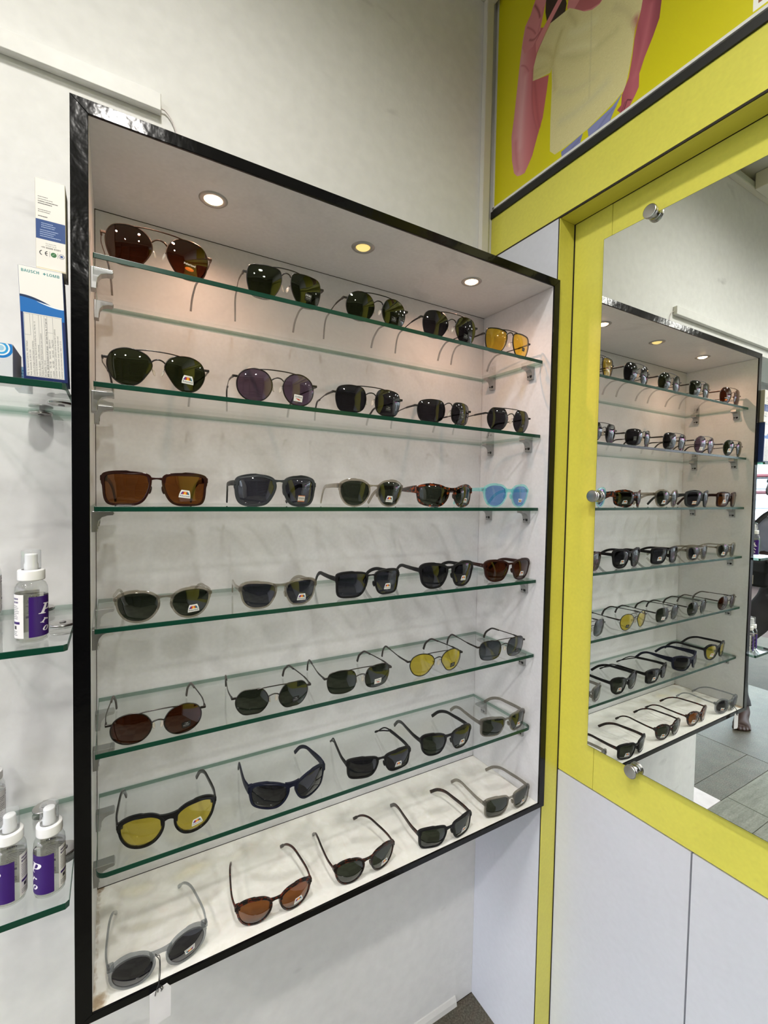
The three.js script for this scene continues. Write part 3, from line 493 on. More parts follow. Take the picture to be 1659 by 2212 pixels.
      // end piece that turns back to the hinge
      const ex = xe + rim * 0.2, hh = d.endh ?? 0.0042, zz = zf(ex, hy);
      parts.push(rbox(s > 0 ? ex - 0.004 : -ex - 0.0052, s > 0 ? ex + 0.0052 : -ex + 0.004, hy - hh, hy + hh, zz - 0.0085, zz + 0.0002, 0.0016));
    }
    const by0 = yc + h * (d.by0 ?? 0.10), by1 = yc + h * (d.by1 ?? 0.40) + rim * 0.5, bx = b / 2 + w * 0.05;
    const arch = []; for (let i = 0; i <= 10; i++) { const u = i / 10 * 2 - 1; arch.push([u * bx, by0 + (by1 - by0) * 0.45 * (1 - u * u) - (Math.abs(u) > 0.8 ? 0.002 : 0)]); }
    const topc = []; for (let i = 0; i <= 10; i++) { const u = 1 - i / 10 * 2; topc.push([u * bx * 1.15, by1 - 0.0016 * (1 - u * u)]); }
    parts.push(bent(prism([...arch, ...topc], D, 0.0006).translate(0, 0, -D + 0.0004)));
    for (const s of [-1, 1]) parts.push(bent(new THREE.SphereGeometry(1, 14, 10).scale(0.0020, 0.0060, 0.0042).rotateZ(s * 0.22).translate(s * (b / 2 + 0.0002), yc - h * 0.02, -0.0052)));
    obj('front_frame', uvm(join(parts)), F, t);
  }
  // temples
  const xh = wire ? xe + 0.0054 : xe + rim * 0.2 + 0.0036, zh = zf(xe, hy) - (wire ? 0.008 : 0.0065), end = -(d.len ?? 0.132), inn = d.inn ?? 0.012;
  for (const s of [-1, 1]) {
    if (wire) {
      const L = end - zh, mid = zh + L * 0.70;
      obj('temple', sweep([[s * xh, hy, zh + 0.003], [s * (xh + 0.0008), hy + 0.0004, zh + L * 0.2], [s * (xh - inn * 0.25), hy + 0.0006, zh + L * 0.5], [s * (xh - inn * 0.5), hy + 0.0002, mid]], (u) => u < 0.4 ? [0.00075, 0.0019] : [0.0007, 0.0012], 30, 8), T, t);
      const tp = [[s * (xh - inn * 0.42), hy + 0.0003, mid + L * -0.06 + 0.004], [s * (xh - inn * 0.62), hy - 0.0006, mid + L * 0.09], [s * (xh - inn * 0.75), hy - 0.0075, mid + L * 0.18], [s * (xh - inn * 0.9), hy * 0.52, mid + L * 0.25], [s * (xh - inn), 0.0026, end]];
      const q = t.children[t.children.length - 1];
      obj('temple_tip', sweep(tp, (u) => [0.0015, 0.0017 + 0.0012 * u], 34, 10), FM[d.tip ?? 'tipDark'], q);
    } else {
      const L = end - zh, th = d.th ?? 0.0046, drop = d.drop ?? 0.012;
      const path = [[s * xh, hy, zh + 0.002], [s * (xh + 0.0012), hy, zh + L * 0.16], [s * (xh - inn * 0.12), hy - 0.0006, zh + L * 0.42], [s * (xh - inn * 0.38), hy - drop * 0.16, zh + L * 0.64], [s * (xh - inn * 0.7), hy * 0.78 - drop * 0.25, zh + L * 0.82], [s * (xh - inn), d.loop ? 0.0085 : 0.0052, end]];
      const r = d.slim ? (u) => [0.0014 + 0.0006 * u, 0.0026 - 0.0006 * u + (u > 0.9 ? 0.0012 : 0)] : (u) => [0.0016, u < 0.3 ? th - 0.5 * (th - 0.0032) * u / 0.3 : 0.0032 + (th - 0.0032) * 0.5 * Math.max(0, 1 - (u - 0.3) / 0.25) + 0.0006 * u];
      const q = obj('temple', uvm(sweep(d.loop ? path.slice(0, 4) : path, r, 40, 10)), T, t);
      if (d.loop) { const c = new THREE.CatmullRomCurve3(path.slice(3).map((p) => V3(...p))), up = [], dn = []; for (let i = 0; i <= 10; i++) { const p = c.getPoint(i / 10), o = 0.0042 * Math.sin(Math.PI * Math.min(1, 0.08 + i / 10 * 0.92)); up.push(p.clone().add(V3(0, o, 0))); dn.unshift(p.clone().add(V3(0, -o * 0.5, 0))); } obj('looped_tip', tube([...up, ...dn], 0.0015, 70, 8, true), T, q); }
      obj('hinge_pin', rbox(s > 0 ? xh - 0.0022 : -xh + 0.0002, s > 0 ? xh - 0.0002 : -xh + 0.0022, hy - 0.0022, hy + 0.0022, zh - 0.0015, zh + 0.0035, 0.0005), FM.silver, q);
      if (d.rivet) obj('rivet', rbox(s > 0 ? xh + 0.0012 : -xh - 0.0022, s > 0 ? xh + 0.0022 : -xh - 0.0012, hy - 0.001, hy + 0.001, zh - 0.016, zh - 0.004, 0.0004), FM.silver, q);
    }
  }
  if (d.st) {
    const S = ST[d.st], k = d.sts ?? 1, g = new THREE.PlaneGeometry(S.w * k, S.h * k, 6, 4), a = g.attributes.position, ang = d.sta ?? -0.05, sx = cx + w * (d.stx ?? 0.12), sy = yc - h * (d.sty ?? 0.26);
    for (let i = 0; i < a.count; i++) {
      const v = a.getY(i) / (S.h * k) + 0.5, x = a.getX(i) * (S.trap >= 0 ? 1 - S.trap * 1.6 * v * v : 1 + S.trap * 1.6 * (1 - v)), y = a.getY(i), X = sx + x * Math.cos(ang) - y * Math.sin(ang), Y = sy + x * Math.sin(ang) + y * Math.cos(ang);
      const q = Math.min(1, Math.hypot((X - cx) / (w / 2), (Y - yc) / (h / 2)));
      a.setXYZ(i, X, Y, zf(X, Y) + bulge * (1 - q * q * 0.92) + 0.0004);
    }
    g.computeVertexNormals(); obj('lens_sticker', g, S.m, t, S === ST.pol || S === ST.flip ? 'white sticker with a rainbow band' : undefined);
  }
  return t;
}
const POS = ['far left', 'second', 'middle', 'fourth', 'far right'];
const W = (o) => ({ kind: 'wire', w: 0.058, h: 0.047, bridge: 0.017, ...o }), K = (o) => ({ kind: 'plastic', w: 0.054, h: 0.040, bridge: 0.016, ...o });
const ROWS = [
  [SHELF_Y[0], 'on top glass shelf', [
    [-0.8177, 0.1884, 0.4, W({ w: 0.0576, h: 0.0540, bridge: 0.0176, shape: 'pilot', lens: 'brown', frame: 'bronze', tip: 'tipBrown', st: 'orange', stx: 0.05, sty: 0.22, barx: 0.10 }), 'brown-lensed metal sunglasses with a double bridge and orange sticker'],
    [-0.6279, 0.1855, 1.8, W({ w: 0.0554, h: 0.0517, bridge: 0.0136, shape: 'navigator', lens: 'green', frame: 'gun', tip: 'tipGrey', st: 'evoke', stx: 0.08, sty: 0.18, by: 0.30, bary: 0.49, barx: 0.22 }), 'square dark green metal sunglasses with a straight brow bar'],
    [-0.4530, 0.1881, 2.3, W({ w: 0.0527, h: 0.0506, bridge: 0.0171, shape: 'round', lens: 'green', frame: 'blackMetal', tip: 'tipGrey', st: 'black', stx: -0.02, sty: 0.22, barx: 0.12 }), 'rounded dark green metal sunglasses with a thin top bar'],
    [-0.2828, 0.1914, 4.2, W({ w: 0.0549, h: 0.0521, bridge: 0.0170, shape: 'pilot', lens: 'grey', frame: 'blackMetal', tip: 'tipGrey', st: 'black', stx: 0.0, sty: 0.24, barx: 0.16 }), 'black pilot sunglasses with dark grey lenses'],
    [-0.1175, 0.1892, 1.6, W({ w: 0.0559, h: 0.0504, bridge: 0.0157, shape: 'navigator', lens: 'yellow', frame: 'blackMetal', tip: 'tipGrey', heavy: true, st: 'black', sts: 0.75, stx: 0.12, sty: 0.14, by: 0.34, barx: 0.22 }), 'yellow-lensed square sunglasses with a black metal frame'],
  ]],
  [SHELF_Y[1], 'on second glass shelf', [
    [-0.8198, 0.2015, 0.6, W({ w: 0.0550, h: 0.0496, bridge: 0.0164, shape: 'aviator', lens: 'green', frame: 'gun', tip: 'tipDark', st: 'pol', stx: 0.06, sty: 0.16, barx: 0.12 }), 'teardrop dark green aviators with a white rainbow sticker'],
    [-0.6444, 0.1982, 2.4, W({ w: 0.0544, h: 0.0503, bridge: 0.0178, shape: 'round', lens: 'violet', frame: 'gun', tip: 'tipGrey', st: 'white', stx: -0.02, sty: 0.27, barx: 0.08 }), 'round violet-tinted sunglasses with a white sticker and long top bar'],
    [-0.4720, 0.1996, 2.7, W({ w: 0.0552, h: 0.0470, bridge: 0.0191, shape: 'soft', lens: 'grey', frame: 'blackMetal', tip: 'tipDark', st: 'black', stx: 0.0, sty: 0.22, barx: 0.12 }), 'soft square dark grey metal sunglasses with a double bridge'],
    [-0.2955, 0.2002, 3.4, W({ w: 0.0541, h: 0.0436, bridge: 0.0164, shape: 'soft', lens: 'grey', frame: 'blackMetal', tip: 'tipDark', bar: 0, st: 'grey', stx: 0.05, sty: 0.1, by: 0.30, R: 0.12 }), 'low rectangular dark grey sunglasses with a single bridge'],
    [-0.1216, 0.2027, 1.8, W({ w: 0.0520, h: 0.0461, bridge: 0.0170, shape: 'hex', lens: 'grey', frame: 'blackMetal', tip: 'tipDark', st: 'black', sts: 0.85, stx: 0.06, sty: 0.22, barx: 0.06 }), 'hexagonal dark grey metal sunglasses'],
  ]],
  [SHELF_Y[2], 'on third glass shelf', [
    [-0.8210, 0.1926, 2.7, K({ w: 0.0573, h: 0.0421, bridge: 0.0164, shape: 'square', lens: 'amber', frame: 'brown', rim: 0.0032, st: 'pol', stx: 0.02, sty: 0.14, sta: -0.12, hy: 0.36, by0: 0.26, by1: 0.42, flat: true }), 'rectangular brown plastic sunglasses with brown lenses'],
    [-0.6387, 0.1918, 0.8, K({ w: 0.0556, h: 0.0422, bridge: 0.0174, shape: 'angular', lens: 'slate', frame: 'slate', rim: 0.0040, R: 0.13, st: 'kd', stx: 0.06, sty: 0.27, by0: 0.28, by1: 0.44 }), 'matte slate grey angular sunglasses with a small white sticker'],
    [-0.4584, 0.1918, 3.3, K({ w: 0.0533, h: 0.0449, bridge: 0.0174, shape: 'pantos', lens: 'deep', frame: 'crystal', rim: 0.0026, st: 'pol', stx: -0.02, sty: 0.22, by0: 0.22, by1: 0.36 }), 'clear grey round sunglasses with dark green lenses'],
    [-0.2780, 0.1926, 4.8, K({ w: 0.0549, h: 0.0407, bridge: 0.0167, shape: 'sport', lens: 'deep', frame: 'tort', rim: 0.0032, R: 0.085, th: 0.0085, st: 'pol', sts: 0.8, stx: 0.1, sty: 0.22, by0: 0.06, by1: 0.40, endh: 0.0062 }), 'tortoiseshell wraparound sports sunglasses'],
    [-0.1088, 0.1913, 4.1, K({ w: 0.0517, h: 0.0449, bridge: 0.0174, shape: 'pantos', lens: 'blue', frame: 'aqua', rim: 0.0032, st: 'flip', sts: 0.85, stx: -0.02, sty: 0.22, by0: 0.16, by1: 0.36 }), 'turquoise clear-framed round sunglasses with blue lenses'],
  ]],
  [SHELF_Y[3], 'on fourth glass shelf', [
    [-0.8105, 0.2014, 1.6, K({ w: 0.0522, h: 0.0408, bridge: 0.0168, shape: 'pantos', lens: 'deep', frame: 'crystal', rim: 0.0028, st: 'pol', stx: 0.08, sty: 0.20, sta: 0.06, by0: 0.22, by1: 0.38, slim: true, endh: 0.003 }), 'clear grey-brown rounded sunglasses with dark green lenses'],
    [-0.6353, 0.1966, 2.2, K({ w: 0.0524, h: 0.0392, bridge: 0.0172, shape: 'wayfarer', lens: 'slate', frame: 'crystal', rim: 0.0028, st: 'pol', stx: 0.04, sty: 0.2, by0: 0.26, by1: 0.46 }), 'clear grey trapezoid sunglasses with slate lenses'],
    [-0.4605, 0.1910, -0.2, K({ w: 0.0553, h: 0.0427, bridge: 0.0168, shape: 'square', lens: 'slate', frame: 'matte', rim: 0.0028, st: 'pol', stx: 0.04, sty: 0.18, by0: 0.30, by1: 0.43, flat: true }), 'black square sunglasses with grey lenses'],
    [-0.2722, 0.1897, 2.9, K({ w: 0.0548, h: 0.0451, bridge: 0.0160, shape: 'wayfarer', lens: 'grey', frame: 'matte', rim: 0.0034, top: 0.002, st: 'pol', sts: 0.9, stx: 0.02, sty: 0.16, by0: 0.22, by1: 0.44 }), 'matte black trapezoid sunglasses with dark grey lenses'],
    [-0.0965, 0.1894, 3.6, K({ w: 0.0542, h: 0.0427, bridge: 0.0168, shape: 'wayfarer', lens: 'brown', frame: 'brown', rim: 0.0032, rivet: true, st: 'pol', sts: 0.9, stx: 0.0, sty: 0.2, by0: 0.22, by1: 0.42 }), 'dark brown sunglasses with brown lenses and metal rivets'],
  ]],
  [SHELF_Y[4], 'on fifth glass shelf', [
    [-0.8201, 0.2033, 0.9, W({ w: 0.0521, h: 0.0454, bridge: 0.0165, shape: 'round', lens: 'brown', frame: 'gun', tip: 'tipGrey', st: 'black', stx: 0.08, sty: 0.20, sta: 0.04, barx: 0.16, by: 0.1 }), 'round brown-lensed metal sunglasses with a black sticker'],
    [-0.6447, 0.1959, 2.1, W({ w: 0.0522, h: 0.0427, bridge: 0.0175, shape: 'hex', lens: 'deep', frame: 'gun', tip: 'tipDark', st: 'black', stx: 0.06, sty: 0.20, sta: 0.04, barx: 0.14, by: 0.12 }), 'hexagonal dark green metal sunglasses'],
    [-0.4793, 0.1936, 2.2, W({ w: 0.0540, h: 0.0433, bridge: 0.0190, shape: 'soft', lens: 'deep', frame: 'gun', tip: 'tipDark', st: 'white', stx: 0.0, sty: 0.22, sta: 0.03, barx: 0.14, by: 0.16 }), 'soft square dark green metal sunglasses with a white sticker'],
    [-0.3016, 0.1954, 1.9, W({ w: 0.0541, h: 0.0458, bridge: 0.0173, shape: 'aviator', lens: 'lemon', frame: 'blackMetal', tip: 'tipDark', st: 'black', stx: 0.05, sty: 0.22, sta: 0.04, barx: 0.12 }), 'yellow-lensed aviators with a black metal frame'],
    [-0.1121, 0.1931, 2.4, W({ w: 0.0551, h: 0.0445, bridge: 0.0194, shape: 'soft', lens: 'soft', frame: 'gun', tip: 'tipDark', st: 'black', sts: 0.85, stx: 0.04, sty: 0.22, barx: 0.14 }), 'soft square grey-lensed metal sunglasses'],
  ]],
  [SHELF_Y[5], 'on lowest glass shelf', [
    [-0.8031, 0.1834, 1.2, K({ w: 0.0561, h: 0.0460, bridge: 0.0174, shape: 'pantos', lens: 'lemon', frame: 'black', rim: 0.0036, top: 0.0016, st: 'pol', stx: 0.06, sty: 0.16, sta: 0.10, by0: 0.10, by1: 0.42, temple: 'black', len: 0.138 }), 'glossy black-framed sunglasses with yellow lenses'],
    [-0.6111, 0.1911, -0.1, K({ w: 0.0570, h: 0.0424, bridge: 0.0155, shape: 'sport', lens: 'grey', frame: 'navy', rim: 0.0032, R: 0.10, th: 0.0085, by0: 0.06, by1: 0.42, endh: 0.0066, len: 0.136 }), 'navy wraparound sports sunglasses'],
    [-0.4327, 0.1963, 6.6, K({ w: 0.0553, h: 0.0355, bridge: 0.0154, shape: 'square', lens: 'grey', frame: 'matte', loop: true, rim: 0.0030, st: 'pol', sts: 0.95, stx: 0.04, sty: 0.18, by0: 0.28, by1: 0.44, len: 0.136 }), 'matte black square sunglasses with grey lenses'],
    [-0.2694, 0.1966, 3.1, K({ w: 0.0513, h: 0.0411, bridge: 0.0173, shape: 'wayfarer', lens: 'deep', frame: 'black', rim: 0.0030, st: 'pol', sts: 0.95, stx: 0.04, sty: 0.2, by0: 0.20, by1: 0.40, len: 0.136 }), 'glossy black sunglasses with dark green lenses'],
    [-0.1047, 0.1997, 3.1, K({ w: 0.0528, h: 0.0378, bridge: 0.0170, shape: 'square', lens: 'deep', frame: 'smoke', rim: 0.0032, R: 0.15, st: 'pol', sts: 0.95, stx: 0.06, sty: 0.18, by0: 0.24, by1: 0.42, len: 0.136 }), 'smoky clear rectangular sunglasses with dark green lenses'],
  ]],
  [YI0, 'on the case floor', [
    [-0.8179, 0.2180, -2.9, K({ w: 0.0510, h: 0.0438, bridge: 0.0215, shape: 'round', lens: 'grey', frame: 'crystalGrey', rim: 0.0040, st: 'flip', stx: 0.08, sty: 0.16, sta: 0.12, by0: 0.18, by1: 0.38, slim: true, len: 0.140, inn: 0.018 }), 'clear grey round sunglasses carrying a white price tag'],
    [-0.6424, 0.2112, 2.6, K({ w: 0.0519, h: 0.0410, bridge: 0.0160, shape: 'pantos', lens: 'amber', frame: 'redTort', rim: 0.0028, st: 'pol', stx: 0.1, sty: 0.16, sta: 0.08, by0: 0.20, by1: 0.36, slim: true, len: 0.140, inn: 0.016 }), 'reddish brown round sunglasses with brown lenses'],
    [-0.4700, 0.2140, -0.9, K({ w: 0.0510, h: 0.0418, bridge: 0.0172, shape: 'pantos', lens: 'deep', frame: 'darkTort', rim: 0.0028, st: 'pol', stx: 0.08, sty: 0.2, sta: 0.06, by0: 0.22, by1: 0.38, slim: true, len: 0.140, inn: 0.016 }), 'dark tortoiseshell rounded sunglasses with green lenses'],
    [-0.2824, 0.2207, 2.1, K({ w: 0.0535, h: 0.0375, bridge: 0.0178, shape: 'square', lens: 'deep', frame: 'matte', temple: 'darkTort', rim: 0.0032, R: 0.15, st: 'pol', sts: 0.95, stx: 0.08, sty: 0.18, by0: 0.20, by1: 0.40, len: 0.142 }), 'black rectangular sunglasses with mottled temples'],
    [-0.1040, 0.2175, 1.9, K({ w: 0.0545, h: 0.0406, bridge: 0.0173, shape: 'square', lens: 'deep', frame: 'smoke', rim: 0.0030, st: 'pol', sts: 0.95, stx: 0.08, sty: 0.2, by0: 0.24, by1: 0.38, len: 0.140 }), 'smoky clear square sunglasses with dark green lenses'],
  ]],
];
for (const [y, where, list] of ROWS) list.forEach(([x, z, yaw, d, what], i) => makeGlasses(d, what + ', ' + POS[i] + ' ' + where, [x, y + 0.0002, z], yaw, 'sunglasses ' + where));
// price tag hanging from the grey pair by a black thread, in front of the case
{
  const t = thing('price_tag', 'blank white price tag hanging on black thread below the grey sunglasses', 'price tag', [-0.8205, 0.648, 0.2435]);
  const g = prism([[-0.0125, 0.004], [-0.0065, 0.0], [0.0145, 0.003], [0.0158, 0.046], [0.0105, 0.054], [-0.0120, 0.049]], 0.0004, 0.0001).rotateZ(0.02);
  obj('card', g, std({ map: T_wall, color: lin(0.93, 0.92, 0.97), roughness: 0.7 }), t);
  const th = std({ color: lin(0.02, 0.02, 0.022), roughness: 0.8 });
  obj('thread', [tube([[-0.0025, 0.0475, 0.0008], [-0.0015, 0.062, 0.001], [0.0005, 0.080, -0.014], [-0.0035, 0.0795, -0.0245], [-0.0035, 0.077, -0.0300], [-0.001, 0.0745, -0.0285], [0.0015, 0.079, -0.0225], [0.0012, 0.070, -0.004], [-0.0008, 0.058, 0.0012], [0.0025, 0.049, 0.0009]], 0.0005, 60, 6), tube([[-0.0015, 0.060, 0.001], [-0.005, 0.050, 0.0012], [-0.006, 0.044, 0.001]], 0.0005, 14, 6), tube([[0.0005, 0.057, 0.001], [0.004, 0.0515, 0.0012], [0.0015, 0.047, 0.001]], 0.0005, 14, 6)], th, t);
}

// ------------------------------------------------------------------ the open glass shelves left of the case
const LS = [1.541, 1.214, 0.879], LW = ['top', 'middle', 'bottom'];
LS.forEach((y, i) => glassShelf('glass_shelf', LW[i] + ' open glass shelf on the wall left of the display case', (s) => {
  const x0 = -1.066, x1 = -0.9262, z0 = 0.004, z1 = 0.2495, r = 0.03;
  s.moveTo(x0, -z0); s.lineTo(x0, -z1 + r); s.quadraticCurveTo(x0, -z1, x0 + r, -z1); s.lineTo(x1 - 0.004, -z1); s.lineTo(x1, -z1 + 0.004); s.lineTo(x1, -z0); s.closePath();
}, y, 0.0085, 'open glass shelves'));
LS.forEach((y, i) => [['back', -0.976, 0.0185], ['side', -0.9392, 0.142]].forEach(([k, x, z]) => {
  const t = thing('shelf_clamp', 'round metal clamp holding the ' + (k === 'back' ? 'wall edge' : 'right edge') + ' of the ' + LW[i] + ' open glass shelf', 'shelf clamp', [x, y, z]);
  const c = lathe([[0, 0], [0.0165, 0], [0.0165, 0.0018], [0.0150, 0.0030], [0, 0.0034]], 32);
  obj('upper_disc', c.clone().translate(0, 0.0002, 0), M.steel, t); obj('lower_disc', c.clone().rotateX(Math.PI).translate(0, -0.0087, 0), M.steel, t);
  obj('screw', [lathe([[0, 0.0052], [0.004, 0.0048], [0.0042, 0.004], [0, 0.004]], 16), lathe([[0, -0.0137], [0.004, -0.0133], [0.0042, -0.0127], [0, -0.0127]].reverse(), 16)], M.chrome, t);
  if (k === 'back') obj('wall_post', rbox(-0.004, 0.004, -0.0115, 0.003, -0.0183, -0.012, 0.001), M.steel, t);
  else obj('wall_post', rbox(0.0145, 0.0172, -0.0115, 0.003, -0.003, 0.003, 0.0008), M.steel, t);
}));
// cartons on the top shelf
function lines(g, x, y, w, n, dy, h, c) { g.fillStyle = c; for (let i = 0; i < n; i++) { let q = x; const end = x + w * (0.6 + 0.4 * rnd()); while (q < end) { const l = 3 + rnd() * 14; g.fillRect(q, y + i * dy, Math.min(l, end - q), h); q += l + 3; } } }
function carton(t, w, h, d, face, side, lean = 0) {
  const shear = (g) => { const q = plain(g), a = q.attributes.position; for (let i = 0; i < a.count; i++) a.setX(i, a.getX(i) - a.getY(i) * lean); q.computeVertexNormals(); return q; };
  obj('carton', shear(rbox(-w / 2, w / 2, 0, h, -d, 0, 0.0008)), side, t);
  obj('printed_face', shear(new THREE.PlaneGeometry(w - 0.0008, h - 0.0008).translate(0, h / 2, 0.00015)), std({ map: face, roughness: 0.32 }), t);
  obj('top_flap', shear(rbox(-w / 2 + 0.001, w / 2 - 0.001, h, h + 0.0006, -d + 0.002, -0.0004, 0.0003)), M.whiteGloss, t);
}
{
  const f1 = canvasTex(520, 1568, (g, W, H) => {
    g.fillStyle = '#e9e7e4'; g.fillRect(0, 0, W, H);
    g.fillStyle = '#1f7f80'; g.font = 'bold 56px sans-serif'; g.textBaseline = 'middle'; g.fillText('BAUSCH', 26, 62, 250); g.fillText('LOMB', 328, 62, 172); g.fillRect(286, 57, 34, 11); g.fillRect(298, 45, 11, 34);
    g.fillStyle = '#1468b4'; g.beginPath(); g.moveTo(0, 420); g.bezierCurveTo(150, 400, 260, 500, W, 520); g.lineTo(W, H); g.lineTo(0, H); g.fill();
    g.fillStyle = '#0f2c52'; g.beginPath(); g.moveTo(0, 398); g.bezierCurveTo(120, 390, 250, 440, 360, 490); g.bezierCurveTo(240, 470, 120, 430, 0, 428); g.fill();
    g.fillStyle = '#e9eff4'; g.beginPath(); g.moveTo(190, 462); g.bezierCurveTo(300, 478, 420, 520, W, 512); g.lineTo(W, 526); g.bezierCurveTo(400, 536, 280, 496, 190, 462); g.fill();
    g.fillStyle = '#17265c'; g.fillRect(0, 640, 26, H - 640); g.fillRect(0, H - 40, W, 40); g.fillRect(W - 26, 700, 26, H - 700);
    g.fillStyle = '#dcdad6'; g.fillRect(30, 640, W - 62, H - 680);
    g.save(); g.translate(34, H - 46); g.rotate(-Math.PI / 2);
    const L = H - 700, row = (W - 74) / 13.2, txt = ['Mfg. by: Bausch & Lomb Inc., 8507 Pelham', 'Road, Greenville, SC 29615, USA', 'Country of Origin: United States of America', 'Imported & Marketed by: Bausch & Lomb India Pvt. Ltd., Plot No. 13', 'Sector 45, Gurgaon - 122003, (Haryana)', 'Product: Renu Fresh Multi-Purpose Lens Care Solution', 'Net Quantity: 120 ml', 'MRP Rs. 260.00 (inclusive of all taxes)   Unit Sale Price: Rs. 2.17 per ml', 'Batch No.      Mfg. Date      Expiry Date      Imported on', '2102004       Apr 2024       Apr 2026       Aug 2024', 'Customer Care Executive: address same as importer\'s address', 'Customer Care Executive: Email, toll free number and', 'Customer Care Executive number: 1800 11 2113'];
    g.fillStyle = '#23262c'; g.textBaseline = 'top';
    txt.forEach((s, i) => { g.font = (i === 7 ? 'bold ' : '') + '25px sans-serif'; g.fillText(s, 8, 6 + i * row, L * (0.62 + 0.34 * ((i * 5) % 4) / 3)); });
    g.strokeStyle = '#4a4d55'; g.lineWidth = 2.4; for (const i of [0, 3, 5, 6, 7, 8, 10]) { g.beginPath(); g.moveTo(0, i * row + 2); g.lineTo(L, i * row + 2); g.stroke(); }
    g.strokeRect(0, 2, L, W - 70); for (const k of [0.26, 0.5, 0.74]) { g.beginPath(); g.moveTo(L * k, 8 * row); g.lineTo(L * k, 10 * row); g.stroke(); } g.strokeRect(L * 0.66, 2, L * 0.34, row * 2);
    g.restore();
  });
  const t = thing('lens_solution_box', 'blue and white contact lens solution box standing on the top open glass shelf', 'box', [-0.9462, LS[0] + 0.0003, 0.2455]);
  carton(t, 0.0435, 0.1335, 0.04, f1, std({ color: lin(0.03, 0.06, 0.22), roughness: 0.4 }), 0.035);
  const f2 = canvasTex(420, 1530, (g, W, H) => {
    g.fillStyle = '#e4e1dc'; g.fillRect(0, 0, W, H);
    lines(g, 34, 300, 200, 1, 30, 11, '#4c4a48'); lines(g, 34, 340, 240, 1, 30, 11, '#4c4a48'); lines(g, 34, 376, 330, 2, 36, 15, '#2c2b2a'); lines(g, 34, 520, 210, 2, 32, 11, '#4c4a48'); lines(g, 34, 628, 190, 1, 32, 15, '#2c2b2a');
    g.fillStyle = '#1d4380'; g.fillRect(0, 690, W, 330); lines(g, 76, 740, 250, 3, 34, 12, '#aab9d6'); lines(g, 56, 858, 300, 4, 34, 12, '#aab9d6');
    g.fillStyle = '#3c3a38'; g.textAlign = 'center'; g.font = '27px sans-serif'; g.fillText('For more info', W / 2, 1092, 150); g.fillText('contact us at', W / 2, 1124, 160); g.font = 'bold 37px sans-serif'; g.fillText('+91 86688 83201', W / 2, 1168, 300);
    g.lineWidth = 13; g.strokeStyle = '#26262a'; for (const x of [86, 164]) { g.beginPath(); g.arc(x, 1252, 36, Math.PI * 0.55, Math.PI * 1.45); g.stroke(); } g.beginPath(); g.moveTo(128, 1252); g.lineTo(160, 1252); g.stroke();
    g.lineWidth = 4; g.beginPath(); g.moveTo(190, 1206); g.lineTo(190, 1300); g.moveTo(306, 1206); g.lineTo(306, 1300); g.stroke();
    g.fillStyle = '#2f6b3d'; g.beginPath(); g.arc(248, 1254, 42, 0, 7); g.fill(); g.strokeStyle = '#bcd3bd'; g.lineWidth = 5; g.beginPath(); g.moveTo(228, 1266); g.lineTo(262, 1236); g.stroke();
    g.strokeStyle = '#47506a'; g.lineWidth = 7; g.beginPath(); g.arc(362, 1254, 38, 0, 7); g.stroke(); g.fillStyle = '#35508c'; g.fillRect(342, 1234, 40, 40);
    g.fillStyle = '#cfc6ae'; g.fillRect(0, H - 26, W, 26);
  });
  const t2 = thing('eye_drop_box', 'slim white carton with a dark blue band standing on top of the lens solution box', 'box', [-0.9405, LS[0] + 0.1348, 0.2425]);
  carton(t2, 0.0300, 0.1075, 0.036, f2, std({ color: lin(0.52, 0.48, 0.40), roughness: 0.5 }), 0.006);
  const f3 = canvasTex(500, 420, (g, W, H) => {
    g.fillStyle = '#cfd3d8'; g.fillRect(0, 0, W, H);
    for (const [r, c] of [[170, '#1676c2'], [128, '#e8eef2'], [104, '#2f9bd8'], [72, '#dfe9ef'], [46, '#9ec7df']]) { g.fillStyle = c; g.beginPath(); g.ellipse(400, 60, r * 0.62, r * 0.72, 0, 0, 7); g.fill(); }
    g.fillStyle = '#1676c2'; g.fillRect(0, 200, 60, 120);
    g.fillStyle = '#23262c'; g.save(); g.translate(250, H - 14); g.rotate(-Math.PI / 2); g.font = 'bold 40px sans-serif'; g.fillText('Dt. : Sept 2021', 0, 0, 250); g.fillText('790/-', 60, 80, 110); g.font = '32px sans-serif'; g.fillText('of all taxes)', 0, 140, 190); g.restore();
  });
  const t3 = thing('small_lens_box', 'small pale box with blue rings at the left end of the top open glass shelf', 'box', [-1.0072, LS[0] + 0.0003, 0.236]);
  carton(t3, 0.0560, 0.0410, 0.060, f3, std({ color: lin(0.36, 0.36, 0.37), roughness: 0.55 }));
  const t4 = thing('blue_lens_carton', 'small light blue carton half hidden between the two boxes on the top open glass shelf', 'box', [-0.9800, LS[0] + 0.0003, 0.166]);
  carton(t4, 0.016, 0.030, 0.03, canvasTex(64, 96, (g, W, H) => { g.fillStyle = '#9cc9e4'; g.fillRect(0, 0, W, H); lines(g, 6, 12, 50, 6, 13, 5, '#2d7fb4'); }), std({ color: lin(0.35, 0.60, 0.80), roughness: 0.5 }));
}
